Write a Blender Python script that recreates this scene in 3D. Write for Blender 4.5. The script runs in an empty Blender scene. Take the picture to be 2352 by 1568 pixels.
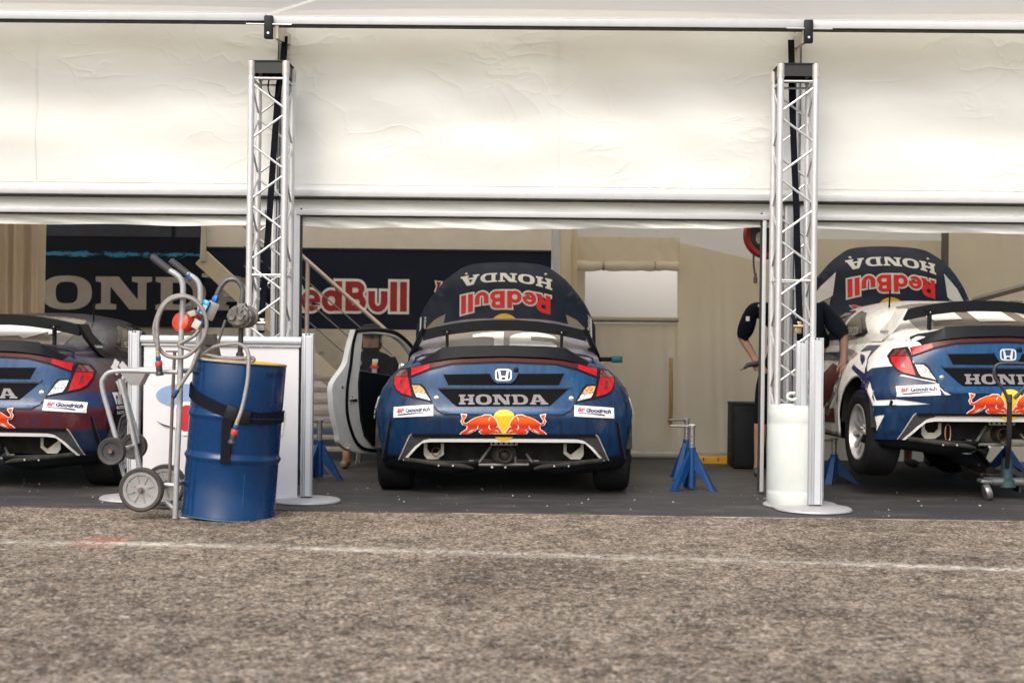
import bpy, bmesh, math, random
import numpy as np
from mathutils import Vector, Matrix
random.seed(7)
R = math.radians
SC = bpy.context.scene
COL = SC.collection

# ------------------------------------------------------------------ camera
F = 3267.0                       # focal length in units of a 2352 px wide frame (50 mm lens)
CAM = Vector((0, 0, 1.15))
PSI, ROLL = R(1.0), R(0.68)
_r0 = Vector((math.cos(PSI), math.sin(PSI), 0)); FWD = Vector((-math.sin(PSI), math.cos(PSI), 0)); _u0 = Vector((0, 0, 1))
RIGHT = _r0 * math.cos(ROLL) + _u0 * math.sin(ROLL)
UP = _u0 * math.cos(ROLL) - _r0 * math.sin(ROLL)
cam = bpy.data.cameras.new('camera'); cam_o = bpy.data.objects.new('camera', cam); COL.objects.link(cam_o)
M3 = Matrix((RIGHT, UP, -FWD)).transposed()
cam_o.matrix_world = Matrix.Translation(CAM) @ M3.to_4x4()
cam.sensor_width = 36; cam.lens = 36 * F / 2352; cam.clip_end = 2000; cam.clip_start = .05
cam.dof.use_dof = True; cam.dof.focus_distance = 9.9; cam.dof.aperture_fstop = 2.4
SC.camera = cam_o
def at(px, py, Y):
    d = FWD + RIGHT * ((px - 1176) / F) + UP * ((784 - py) / F)
    return CAM + d * (Y / d.y)

# ------------------------------------------------------------------ light
w = bpy.data.worlds.new('World'); SC.world = w; w.use_nodes = True
nt = w.node_tree; bg = nt.nodes['Background']
sky = nt.nodes.new('ShaderNodeTexSky'); sky.sky_type = 'NISHITA'; sky.sun_disc = False
sky.sun_elevation = R(44); sky.sun_rotation = R(200); sky.air_density = 1.0; sky.dust_density = 4.0; sky.ozone_density = 0.6
nt.links.new(sky.outputs[0], bg.inputs[0]); bg.inputs[1].default_value = 0.15
sd = Vector((-0.30, -0.80, 0.0)).normalized() * math.cos(R(44)) + Vector((0, 0, math.sin(R(44))))
sun = bpy.data.lights.new('sun', 'SUN'); sun.energy = 1.0; sun.angle = R(40); sun.color = (1, .985, .95)
sun_o = bpy.data.objects.new('sun', sun); COL.objects.link(sun_o)
sun_o.rotation_euler = (-sd).to_track_quat('-Z', 'Y').to_euler(); sun_o.location = sd * 40
vs = SC.view_settings; vs.view_transform = 'Standard'; vs.look = 'None'; vs.gamma = 1.0; vs.use_curve_mapping = False; vs.exposure = 0.70
SC.cycles.use_denoising = True
SC.cycles.max_bounces = 7; SC.cycles.transparent_max_bounces = 8; SC.cycles.caustics_reflective = False; SC.cycles.caustics_refractive = False

# ------------------------------------------------------------------ materials
def lin(c):
    return tuple(((v / 255) / 12.92 if v <= 10 else (((v / 255) + .055) / 1.055) ** 2.4) for v in c)
MATS = {}
class NB:
    """tiny node helper"""
    def __init__(s, m): s.m = m; s.t = m.node_tree; s.n = s.t.nodes
    def node(s, typ, **k):
        n = s.n.new(typ)
        for a, v in k.items(): setattr(n, a, v)
        return n
    def link(s, a, b): s.t.links.new(a, b)
    def coord(s, scale=(1, 1, 1), kind='Object', rot=(0, 0, 0)):
        tc = s.node('ShaderNodeTexCoord'); mp = s.node('ShaderNodeMapping')
        mp.inputs['Scale'].default_value = scale; mp.inputs['Rotation'].default_value = rot
        s.link(tc.outputs[kind], mp.inputs[0]); return mp.outputs[0]
    def noise(s, vec, sc, det=4, rough=.55, dist=0):
        n = s.node('ShaderNodeTexNoise'); n.inputs['Scale'].default_value = sc; n.inputs['Detail'].default_value = det
        n.inputs['Roughness'].default_value = rough; n.inputs['Distortion'].default_value = dist
        s.link(vec, n.inputs['Vector']); return n.outputs['Fac']
    def ramp(s, fac, stops):
        r = s.node('ShaderNodeValToRGB'); e = r.color_ramp.elements
        while len(e) < len(stops): e.new(.5)
        for i, (p, c) in enumerate(stops):
            e[i].position = p; e[i].color = (*c, 1) if len(c) == 3 else c
        s.link(fac, r.inputs[0]); return r.outputs[0]
    def mix(s, fac, a, b, mode='MIX'):
        m = s.node('ShaderNodeMix', data_type='RGBA', blend_type=mode)
        for i, v in ((0, fac), (6, a), (7, b)):
            if hasattr(v, 'node'): s.link(v, m.inputs[i])
            else: m.inputs[i].default_value = v if i == 0 else (*v, 1)
        return m.outputs[2]
    def math(s, op, a, b=0.0):
        m = s.node('ShaderNodeMath', operation=op)
        for i, v in ((0, a), (1, b)):
            if hasattr(v, 'node'): s.link(v, m.inputs[i])
            else: m.inputs[i].default_value = v
        return m.outputs[0]
    def bump(s, h, strength=.3, dist=.01):
        b = s.node('ShaderNodeBump'); b.inputs['Strength'].default_value = strength; b.inputs['Distance'].default_value = dist
        s.link(h, b.inputs['Height']); return b.outputs[0]
def mat(name, col=(.5, .5, .5), rough=.5, metal=0, var=.12, vs=6, bump=0, bs=60, coat=0, spec=.5, ior=None, dirt=0, dirtcol=(.16, .13, .10)):
    if name in MATS: return MATS[name]
    m = bpy.data.materials.new(name); m.use_nodes = True; MATS[name] = m
    nb = NB(m); p = nb.n['Principled BSDF']
    v = nb.coord()
    n = nb.noise(v, vs, 5, .6)
    hi = tuple(min(1, c * (1 + var)) for c in col); lo = tuple(c * (1 - var) for c in col)
    c = nb.ramp(n, [(.3, lo), (.7, hi)])
    if dirt:
        d = nb.ramp(nb.noise(v, 3.1, 7, .7), [(.5, (0, 0, 0)), (.5 + .35, (dirt, dirt, dirt))])
        c = nb.mix(d, c, dirtcol)
    nb.link(c, p.inputs['Base Color'])
    rr = nb.ramp(nb.noise(v, vs * 2.3, 4), [(.3, (rough * .85,) * 3), (.75, (min(1, rough * 1.2),) * 3)])
    nb.link(rr, p.inputs['Roughness'])
    p.inputs['Metallic'].default_value = metal; p.inputs['Coat Weight'].default_value = coat; p.inputs['Coat Roughness'].default_value = .06
    p.inputs['Specular IOR Level'].default_value = spec
    if ior: p.inputs['IOR'].default_value = ior
    if bump: nb.link(nb.bump(nb.noise(v, bs, 4, .6), bump, .004), p.inputs['Normal'])
    return m

def canvas_mat(name, col, trans=.3, crease=.5, scale=1.0, tcol=None, stain=.5):
    if name in MATS: return MATS[name]
    m = bpy.data.materials.new(name); m.use_nodes = True; MATS[name] = m
    nb = NB(m); p = nb.n['Principled BSDF']; out = nb.n['Material Output']
    v = nb.coord((1 * scale, 1 * scale, 1 * scale))
    st = nb.noise(nb.coord((.5, .5, 1.6)), 1.3, 6, .62)
    c = nb.ramp(st, [(.36, tuple(a * (1 - .16 * stain) * b for a, b in zip(col, (1, .985, .95)))), (.62, col)])
    nb.link(c, p.inputs['Base Color']); p.inputs['Roughness'].default_value = .62
    p.inputs['Specular IOR Level'].default_value = .25
    # creases: ridged warped noise at two scales
    def ridge(sc, dist, rot):
        n = nb.noise(nb.coord((1, 1, 1.7), rot=rot), sc, 3, .5, dist)
        a = nb.math('ABSOLUTE', nb.math('SUBTRACT', n, .5)); return nb.math('POWER', nb.math('SUBTRACT', 1.0, a), 55)
    msk = nb.ramp(nb.noise(nb.coord((.8, .8, 1.3)), .9, 2), [(.47, (0, 0, 0)), (.62, (1, 1, 1))])
    h = nb.math('ADD', ridge(.9, .5, (0, .7, 0)), nb.math('MULTIPLY', ridge(1.7, .4, (0, -.8, .3)), .6))
    h = nb.math('ADD', nb.math('MULTIPLY', h, msk), nb.math('MULTIPLY', nb.noise(v, 1.6, 1.5), 1.6))
    nb.link(nb.bump(h, crease, .03), p.inputs['Normal'])
    tr = nb.node('ShaderNodeBsdfTranslucent')
    if tcol: tr.inputs[0].default_value = (*tcol, 1)
    else: nb.link(c, tr.inputs[0])
    mx = nb.node('ShaderNodeMixShader'); mx.inputs[0].default_value = trans
    nb.link(p.outputs[0], mx.inputs[1]); nb.link(tr.outputs[0], mx.inputs[2]); nb.link(mx.outputs[0], out.inputs[0])
    return m

# ------------------------------------------------------------------ objects
def thing(name, label=None, cat=None, loc=(0, 0, 0), group=None, rot=None):
    o = bpy.data.objects.new(name, None); COL.objects.link(o); o.location = loc; o.empty_display_size = .1
    if rot is not None: o.rotation_euler = rot
    tag(o, label, cat, group); o['off'] = 0
    return o
def tag(o, label=None, cat=None, group=None, kind=None):
    if label: o['label'] = label
    if cat: o['category'] = cat
    if group: o['group'] = group
    if kind: o['kind'] = kind
    return o
def root_off(o):
    while o.parent: o = o.parent
    return o.location.copy() if o.type == 'EMPTY' and not o.get('localspace') else Vector((0, 0, 0))
def link_mesh(name, me, m, parent=None, smooth=True):
    o = bpy.data.objects.new(name, me); COL.objects.link(o)
    ms = m if isinstance(m, (list, tuple)) else [m]
    for x in ms:
        if x: me.materials.append(x)
    if smooth and me.polygons:
        me.polygons.foreach_set('use_smooth', [True] * len(me.polygons))
        try: me.set_sharp_from_angle(angle=R(38))
        except Exception: pass
    if parent: o.parent = parent
    return o
class MB:
    """mesh collector in world (or thing-local) coordinates"""
    def __init__(s): s.v = []; s.f = []
    def add(s, vs, fs):
        b = len(s.v); s.v += [Vector(q) for q in vs]; s.f += [tuple(i + b for i in f) for f in fs]; return s
    def box(s, c, d, rot=None, bev=0):
        c = Vector(c); hx, hy, hz = (q / 2 for q in d); M = rot if rot is not None else Matrix.Identity(3)
        if bev:
            bm = bmesh.new(); bmesh.ops.create_cube(bm, size=1)
            for v in bm.verts: v.co = Vector((v.co.x * d[0], v.co.y * d[1], v.co.z * d[2]))
            bmesh.ops.bevel(bm, geom=bm.edges[:], offset=bev, segments=2, affect='EDGES', profile=.5)
            return s.bm(bm, lambda q: c + M @ q)
        vs = [c + M @ Vector((x * hx, y * hy, z * hz)) for x in (-1, 1) for y in (-1, 1) for z in (-1, 1)]
        return s.add(vs, [(0, 1, 3, 2), (4, 6, 7, 5), (0, 4, 5, 1), (2, 3, 7, 6), (0, 2, 6, 4), (1, 5, 7, 3)])
    def bm(s, bm, fn=lambda q: q):
        bm.verts.ensure_lookup_table(); bm.verts.index_update()
        s.add([fn(v.co.copy()) for v in bm.verts], [tuple(v.index for v in f.verts) for f in bm.faces]); bm.free(); return s
    def cyl(s, a, b, r, n=12, r2=None, cap=True):
        return s.tube([a, b], [r, r if r2 is None else r2], n, cap)
    def tube(s, pts, r, n=8, cap=True, flat=None):
        pts = [Vector(p) for p in pts]; rs = r if isinstance(r, (list, tuple)) else [r] * len(pts)
        base = len(s.v); prev = None
        for i, p in enumerate(pts):
            t = (pts[min(i + 1, len(pts) - 1)] - pts[max(i - 1, 0)]).normalized()
            if prev is None:
                a = Vector((0, 0, 1)) if abs(t.z) < .9 else Vector((1, 0, 0)); u = t.cross(a).normalized()
            else: u = (prev - t * prev.dot(t)).normalized()
            prev = u; v = t.cross(u)
            for k in range(n):
                g = 2 * math.pi * k / n
                s.v.append(p + (u * math.cos(g) + v * math.sin(g)) * rs[i])
        for i in range(len(pts) - 1):
            for k in range(n):
                a = base + i * n + k; b2 = base + i * n + (k + 1) % n
                s.f.append((a, b2, b2 + n, a + n))
        if cap:
            s.f.append(tuple(base + k for k in reversed(range(n)))); s.f.append(tuple(base + (len(pts) - 1) * n + k for k in range(n)))
        return s
    def lathe(s, prof, o=(0, 0, 0), M=None, n=32, close=False):
        """prof: (radius, height) list, axis +Z of M"""
        o = Vector(o); M = M if M is not None else Matrix.Identity(3); base = len(s.v)
        for r, h in prof:
            for k in range(n):
                g = 2 * math.pi * k / n; s.v.append(o + M @ Vector((r * math.cos(g), r * math.sin(g), h)))
        m = len(prof)
        for i in range(m if close else m - 1):
            for k in range(n):
                a = base + i * n + k; b = base + i * n + (k + 1) % n; c = base + ((i + 1) % m) * n
                s.f.append((a, b, c + (k + 1) % n, c + k))
        if not close:
            if prof[0][0] > 1e-5: s.f.append(tuple(base + k for k in reversed(range(n))))
            if prof[-1][0] > 1e-5: s.f.append(tuple(base + (m - 1) * n + k for k in range(n)))
        return s
    def ball(s, c, r, n=12, M=None):
        rr = r if isinstance(r, (list, tuple)) else (r, r, r); bm = bmesh.new(); bmesh.ops.create_uvsphere(bm, u_segments=n, v_segments=max(6, n * 2 // 3), radius=1)
        M = M if M is not None else Matrix.Identity(3); c = Vector(c)
        return s.bm(bm, lambda q: c + M @ Vector((q.x * rr[0], q.y * rr[1], q.z * rr[2])))
    def grid(s, fn, nu, nv):
        base = len(s.v)
        for i in range(nu + 1):
            for j in range(nv + 1): s.v.append(Vector(fn(i / nu, j / nv)))
        for i in range(nu):
            for j in range(nv):
                a = base + i * (nv + 1) + j; s.f.append((a, a + 1, a + nv + 2, a + nv + 1))
        return s
    def prism(s, poly, fn, depth):
        """poly: 2D loop; fn(a,b,d)->3D ; d 0..depth"""
        n = len(poly); base = len(s.v)
        for d in (0, depth):
            for a, b in poly: s.v.append(Vector(fn(a, b, d)))
        s.f.append(tuple(base + i for i in range(n))); s.f.append(tuple(base + n + i for i in reversed(range(n))))
        for i in range(n):
            j = (i + 1) % n; s.f.append((base + i, base + n + i, base + n + j, base + j))
        return s
    def mesh(s, name, off=Vector((0, 0, 0))):
        me = bpy.data.meshes.new(name); me.from_pydata([tuple(q - off) for q in s.v], [], s.f); me.validate()
        bm = bmesh.new(); bm.from_mesh(me); bmesh.ops.recalc_face_normals(bm, faces=bm.faces); bm.to_mesh(me); bm.free(); me.update(); return me
    def build(s, name, m, parent=None, smooth=True, solid=0, sub=0, bev=0):
        off = root_off(parent) if parent else Vector((0, 0, 0))
        o = link_mesh(name, s.mesh(name, off), m, parent, smooth)
        if solid:
            md = o.modifiers.new('solidify', 'SOLIDIFY'); md.thickness = solid; md.offset = 0
        if bev:
            md = o.modifiers.new('bevel', 'BEVEL'); md.width = bev; md.segments = 2; md.limit_method = 'ANGLE'; md.angle_limit = R(40)
        if sub:
            md = o.modifiers.new('subsurf', 'SUBSURF'); md.levels = md.render_levels = sub
        return o
def spline(pts, n=8, closed=False):
    pts = [Vector(p) for p in pts]; out = []; m = len(pts)
    for i in range(m if closed else m - 1):
        g = (lambda k: pts[k % m]) if closed else (lambda k: pts[max(0, min(m - 1, k))])
        a, b, c, d = g(i - 1), g(i), g(i + 1), g(i + 2)
        for k in range(n):
            t = k / n
            out.append(.5 * ((2 * b) + (c - a) * t + (2 * a - 5 * b + 4 * c - d) * t * t + (-a + 3 * b - 3 * c + d) * t ** 3))
    if not closed: out.append(pts[-1])
    return out
def interp(tb, v):
    if v <= tb[0][0]: return tb[0][1]
    for (a, b), (c, d) in zip(tb, tb[1:]):
        if v <= c: return b + (d - b) * (v - a) / (c - a)
    return tb[-1][1]
def sstep(a, b, v):
    t = max(0, min(1, (v - a) / (b - a))); return t * t * (3 - 2 * t)

# ------------------------------------------------------------------ flat shapes: fill, offset, letters, text
def fill2d(loops):
    bm = bmesh.new()
    for lp in loops:
        vs = [bm.verts.new((a, b, 0)) for a, b in lp]
        for i in range(len(vs)):
            bm.edges.new((vs[i], vs[(i + 1) % len(vs)]))
    bmesh.ops.triangle_fill(bm, use_beauty=True, edges=bm.edges[:], normal=(0, 0, 1))
    return bm
def offset2d(lp, d):
    n = len(lp); area = sum(lp[i][0] * lp[(i + 1) % n][1] - lp[(i + 1) % n][0] * lp[i][1] for i in range(n)); sg = 1 if area > 0 else -1
    out = []
    for i in range(n):
        a, b, c = Vector(lp[i - 1]), Vector(lp[i]), Vector(lp[(i + 1) % n])
        e1 = (b - a); e2 = (c - b)
        if e1.length < 1e-7 or e2.length < 1e-7: out.append(tuple(b)); continue
        e1.normalize(); e2.normalize()
        n1 = Vector((e1.y, -e1.x)) * sg; n2 = Vector((e2.y, -e2.x)) * sg
        m = (n1 + n2); m = m / max(.35, 1 + n1.dot(n2))
        out.append((b.x + m.x * d, b.y + m.y * d))
    return out
def arc(cx, cy, rx, ry, a0, a1, n=10):
    return [(cx + rx * math.cos(R(a0 + (a1 - a0) * i / n)), cy + ry * math.sin(R(a0 + (a1 - a0) * i / n))) for i in range(n + 1)]
def clean(lp):
    o = []
    for p in lp:
        if not o or (abs(p[0] - o[-1][0]) + abs(p[1] - o[-1][1])) > 1e-6: o.append(p)
    if abs(o[0][0] - o[-1][0]) + abs(o[0][1] - o[-1][1]) < 1e-6: o.pop()
    return o
# wide slab-serif capitals (height 1)
def sq(cx, cy, rx, ry, e=2.6, n=28):
    return [(cx + rx * math.copysign(abs(math.cos(g)) ** (2 / e), math.cos(g)), cy + ry * math.copysign(abs(math.sin(g)) ** (2 / e), math.sin(g))) for g in [2 * math.pi * i / n for i in range(n)]]
SLAB = {
 'H': (1.32, [[(0, 0), (.56, 0), (.56, .17), (.44, .19), (.44, .40), (.88, .40), (.88, .19), (.76, .17), (.76, 0), (1.32, 0), (1.32, .17), (1.20, .19), (1.20, .81), (1.32, .83), (1.32, 1), (.76, 1), (.76, .83), (.88, .81), (.88, .60), (.44, .60), (.44, .81), (.56, .83), (.56, 1), (0, 1), (0, .83), (.12, .81), (.12, .19), (0, .17)]]),
 'O': (1.36, [sq(.68, .5, .68, .52, 2.5), sq(.68, .5, .30, .33, 2.9)]),
 'N': (1.52, [[(0, 0), (.56, 0), (.56, .15), (.40, .18), (.40, .70), (.92, 0), (1.37, 0), (1.37, .82), (1.52, .85), (1.52, 1), (.98, 1), (.98, .85), (1.14, .82), (1.14, .30), (.62, 1), (0, 1), (0, .85), (.15, .82), (.15, .18), (0, .15)]]),
 'D': (1.36, [clean([(0, 0), (.80, 0)] + arc(.80, .5, .56, .5, -90, 90, 14) + [(0, 1), (0, .85), (.14, .82), (.14, .18), (0, .15)]), clean([(.46, .17), (.74, .17)] + arc(.74, .5, .27, .33, -90, 90, 10) + [(.46, .83)])]),
 'A': (1.52, [[(0, 0), (.52, 0), (.52, .15), (.42, .17), (.46, .27), (.94, .27), (.98, .17), (.86, .15), (.86, 0), (1.52, 0), (1.52, .15), (1.40, .17), (.98, 1), (.46, 1), (.12, .17), (0, .15)], [(.53, .43), (.88, .43), (.70, .80)]])}
def slab_word(word='HONDA', gap=.10):
    """loop groups per letter, normalised to width 1, height 1"""
    x = 0; out = []
    for ch in word:
        wd, lps = SLAB[ch]; out.append([[(x + a, b) for a, b in lp] for lp in lps]); x += wd + gap
    W = x - gap
    return [[[(a / W, b) for a, b in lp] for lp in g] for g in out], W
# heavy geometric sans for the two-word drinks mark: outer loops + holes (height 1 = cap)
def bull_word():
    s = .27
    L = []
    Rl = clean([(0, 0), (s, 0), (s, .30), (.34, .30), (.52, 0), (.86, 0), (.62, .37)] + arc(.44, .66, .36, .34, -50, 90, 10) + [(0, 1)])
    Rh = clean([(s, .55), (.40, .55)] + arc(.40, .66, .13, .11, -90, 90, 6) + [(s, .77)])
    L.append((0, [Rl, Rh]))
    def ring(cx, r, ri): return sq(cx, .34, r, .36, 2.1, 24), sq(cx, .34, ri, .15, 2.1, 16)
    eo = clean(arc(.38, .34, .38, .36, -8, 180, 14) + arc(.38, .34, .38, .36, 180, 325, 10) + arc(.40, .33, .15, .17, 300, 205, 6) + [(.26, .27), (.76, .27)])
    eh = clean([(.24, .41), (.53, .41)] + arc(.385, .41, .145, .12, 0, 180, 6))
    L.append((.80, [eo, eh]))
    do = clean([(.80, 0), (.80, 1), (.53, 1), (.53, .66)] + arc(.37, .34, .37, .36, 65, 295, 18) + [(.53, .02), (.53, 0)])
    L.append((1.62, [do, sq(.38, .34, .15, .16, 2.1, 16)]))
    Bo = clean([(0, 0)] + arc(.48, .285, .34, .285, -90, 48, 10) + arc(.44, .755, .31, .245, -38, 90, 10) + [(0, 1)])
    L.append((2.56, [Bo, clean([(s, .20), (.46, .20)] + arc(.46, .30, .11, .10, -90, 90, 6) + [(s, .40)]), clean([(s, .62), (.42, .62)] + arc(.42, .705, .10, .085, -90, 90, 6) + [(s, .79)])]))
    uo = clean([(0, .68), (0, .34)] + arc(.38, .34, .38, .36, 180, 360, 14) + [(.76, .68), (.50, .68), (.50, .32)] + arc(.38, .32, .12, .14, 0, -180, 8) + [(.26, .68)])
    L.append((3.47, [uo]))
    L.append((4.34, [[(0, 0), (s, 0), (s, 1), (0, 1)]])); L.append((4.73, [[(0, 0), (s, 0), (s, 1), (0, 1)]]))
    W = 5.0
    red = [[[((x + a) / W, b) for a, b in lp] for lp in lps] for x, lps in L]
    wht = [[((x + a) / W, b) for a, b in offset2d(lps[0], .09)] for x, lps in L]
    return red, wht
def text2d(body, shear=0, offset=0.0):
    cu = bpy.data.curves.new('t', 'FONT'); cu.body = body; cu.shear = shear; cu.offset = offset; cu.resolution_u = 3
    o = bpy.data.objects.new('t', cu); COL.objects.link(o)
    dg = bpy.context.evaluated_depsgraph_get(); me = bpy.data.meshes.new_from_object(o.evaluated_get(dg))
    bm = bmesh.new(); bm.from_mesh(me); bpy.data.objects.remove(o); bpy.data.curves.remove(cu); bpy.data.meshes.remove(me)
    bmesh.ops.remove_doubles(bm, verts=bm.verts, dist=1e-5)
    xs = [v.co.x for v in bm.verts]; ys = [v.co.y for v in bm.verts]; x0, x1, y0, y1 = min(xs), max(xs), min(ys), max(ys)
    for v in bm.verts: v.co = Vector(((v.co.x - x0) / (x1 - x0), (v.co.y - y0) / (y1 - y0), 0))
    return bm
def quad_map(q):
    """unit square -> quad corners (bl, br, tr, tl)"""
    bl, br, tr, tl = [Vector(p) for p in q]
    return lambda a, b: tuple((bl * (1 - a) + br * a) * (1 - b) + (tl * (1 - a) + tr * a) * b)
def warp(bm, fn):
    for v in bm.verts:
        a = fn(v.co.x, v.co.y); v.co = Vector((a[0], a[1], 0))
    return bm
def sheet(bm, surf, off=.002, step=.06, rim=None, center=Vector((0, 1.0, .55))):
    """cut a flat shape on a grid, wrap it on surf(a,b)->Vector and lift it by off along the outward normal; rim adds an edge down to that lift"""
    if step:
        for ax in (0, 1):
            cs = [v.co[ax] for v in bm.verts]; lo, hi = min(cs), max(cs); k = math.ceil(lo / step + 1e-6)
            while k * step < hi - 1e-6:
                co = [0, 0, 0]; no = [0, 0, 0]; co[ax] = k * step; no[ax] = 1
                bmesh.ops.bisect_plane(bm, geom=bm.verts[:] + bm.edges[:] + bm.faces[:], plane_co=co, plane_no=no, dist=1e-6); k += 1
    bm.verts.ensure_lookup_table(); bm.verts.index_update()
    def P(a, b, o):
        e = 4e-3; p = surf(a, b); n = (surf(a + e, b) - surf(a - e, b)).cross(surf(a, b + e) - surf(a, b - e))
        if n.length < 1e-12: return p
        n.normalize()
        if n.dot(p - center) < 0: n = -n
        return p + n * o
    mb = MB(); mb.v = [P(v.co.x, v.co.y, off) for v in bm.verts]; mb.f = [tuple(v.index for v in f.verts) for f in bm.faces]
    if rim is not None:
        idx = {}
        for e in bm.edges:
            if len(e.link_faces) == 1:
                q = []
                for v in e.verts:
                    if v.index not in idx: idx[v.index] = len(mb.v); mb.v.append(P(v.co.x, v.co.y, rim))
                    q.append(v.index)
                mb.f.append((q[0], q[1], idx[q[1]], idx[q[0]]))
    bm.free(); return mb
# ================================================================== GROUND
def asphalt():
    m = bpy.data.materials.new('asphalt'); m.use_nodes = True; nb = NB(m); p = nb.n['Principled BSDF']
    v = nb.coord()
    big = nb.noise(v, .8, 6, .65, .4); mid = nb.math('ADD', nb.math('MULTIPLY', nb.noise(v, 5.0, 6, .7, .5), .55), nb.math('MULTIPLY', nb.noise(v, 15, 4, .7, .2), .45))
    vo = nb.node('ShaderNodeTexVoronoi'); vo.inputs['Scale'].default_value = 75; nb.link(v, vo.inputs['Vector'])
    fine = nb.noise(v, 52, 3, .65)
    base = nb.ramp(nb.math('ADD', nb.math('MULTIPLY', mid, .46), nb.math('MULTIPLY', fine, .54)), [(.38, (.030, .023, .016)), (.455, (.095, .074, .052)), (.53, (.235, .187, .134)), (.62, (.46, .375, .275))])
    st = nb.ramp(big, [(.36, (.66, .64, .63)), (.52, (1, 1, 1))])
    c = nb.mix(1.0, base, st, 'MULTIPLY')
    chip = nb.ramp(nb.math('MULTIPLY', nb.noise(v, 20, 2), vo.outputs['Color']), [(.36, (0, 0, 0)), (.46, (1, 1, 1))])
    c = nb.mix(nb.math('MULTIPLY', chip, .45), c, (.50, .45, .39))
    # sprayed red marking by the line
    tc = nb.node('ShaderNodeTexCoord'); mp = nb.node('ShaderNodeMapping')
    g = at(232, 1247, 7.9); g = CAM + (g - CAM) * (1.15 / (1.15 - g.z))
    mp.inputs['Location'].default_value = (-g.x * 4.2, -g.y * 3.0, 0); mp.inputs['Scale'].default_value = (4.2, 3.0, 1)
    nb.link(tc.outputs['Object'], mp.inputs[0]); gr = nb.node('ShaderNodeTexGradient', gradient_type='SPHERICAL'); nb.link(mp.outputs[0], gr.inputs[0])
    rd = nb.ramp(nb.math('MULTIPLY', gr.outputs['Fac'], nb.math('ADD', nb.noise(v, 22, 4, .7), .25)), [(.10, (0, 0, 0)), (.60, (.42, .42, .42))])
    c = nb.mix(rd, c, (.46, .085, .06))
    nb.link(c, p.inputs['Base Color']); p.inputs['Roughness'].default_value = .85; p.inputs['Specular IOR Level'].default_value = .3
    h = nb.math('ADD', nb.math('MULTIPLY', vo.outputs['Distance'], .7), nb.math('MULTIPLY', fine, .8))
    h = nb.math('ADD', h, nb.math('MULTIPLY', mid, .5))
    nb.link(nb.bump(h, .5, .006), p.inputs['Normal']); return m
gm = MB(); xs_ = [-600, -60, -12, -6, 0, 6, 12, 60, 600]; ys_ = [-60, 0, 4, 9, 14, 30, 100, 900]
gm.grid(lambda u, v: (xs_[round(u * 8)], ys_[round(v * 7)], 0), 8, 7)
ASPH = asphalt()
gnd = tag(gm.build('asphalt_ground', ASPH, smooth=False), 'worn brown grey asphalt yard in front of the tent', kind='structure')
def _vn(x, y, s, seed):
    xi, yi = np.floor(x * s).astype(np.int64), np.floor(y * s).astype(np.int64); fx, fy = x * s - xi, y * s - yi
    fx, fy = fx * fx * (3 - 2 * fx), fy * fy * (3 - 2 * fy)
    def hsh(a, b):
        n = (a * 374761393 + b * 668265263 + seed * 974711) & 0x7fffffff; n = ((n ^ (n >> 13)) * 1274126177) & 0x7fffffff; return ((n ^ (n >> 16)) & 0xffff) / 65535.0
    return (hsh(xi, yi) * (1 - fx) + hsh(xi + 1, yi) * fx) * (1 - fy) + (hsh(xi, yi + 1) * (1 - fx) + hsh(xi + 1, yi + 1) * fx) * fy
def relief(x, y):
    x = np.asarray(x, float); y = np.asarray(y, float)
    a = _vn(x, y, 62, 1); b = _vn(x, y, 118, 2); c = _vn(x, y, 21, 3); d = _vn(x, y, 5, 4)
    h = .0085 * np.maximum(0, a - .25) ** 1.3 + .003 * b + .0045 * c + .003 * d
    e = np.clip((9.46 - y) / .10, 0, 1) * np.clip((y - 4.45) / .1, 0, 1) * np.clip((.55 * y + .25 - np.abs(x)) / .1, 0, 1)
    return .0004 + h * e
# the coarse stone relief of the yard in front of the tent, as one sheet over the base
NX, NY = 880, 520
vv = np.linspace(0, 1, NY); yy = 4.45 + (9.47 - 4.45) * vv ** 1.0
uu = np.linspace(-1, 1, NX); uu = np.sign(uu) * np.abs(uu) ** 1.12
Y_, U_ = np.meshgrid(yy, uu, indexing='ij'); X_ = U_ * (.55 * Y_ + .25)
rs = np.random.RandomState(5); X_ = X_ + rs.uniform(-.002, .002, X_.shape); Y2 = Y_ + rs.uniform(-.0025, .0025, X_.shape)
Z_ = relief(X_, Y2)
co = np.stack([X_, Y2, Z_], -1).reshape(-1, 3).astype(np.float32)
i_, j_ = np.meshgrid(np.arange(NY - 1), np.arange(NX - 1), indexing='ij'); q_ = (i_ * NX + j_).ravel()
fc = np.stack([q_, q_ + 1, q_ + NX + 1, q_ + NX], -1).astype(np.int32)
me = bpy.data.meshes.new('stone_relief'); me.vertices.add(len(co)); me.vertices.foreach_set('co', co.ravel()); me.loops.add(fc.size); me.loops.foreach_set('vertex_index', fc.ravel())
me.polygons.add(len(fc)); me.polygons.foreach_set('loop_start', np.arange(0, fc.size, 4, dtype=np.int32)); me.update(calc_edges=True); me.validate()
me.polygons.foreach_set('use_smooth', [True] * len(me.polygons))
o = link_mesh('stone_relief', me, ASPH, None, False); tag(o, 'coarse stone surface of the asphalt yard', kind='structure')

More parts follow.
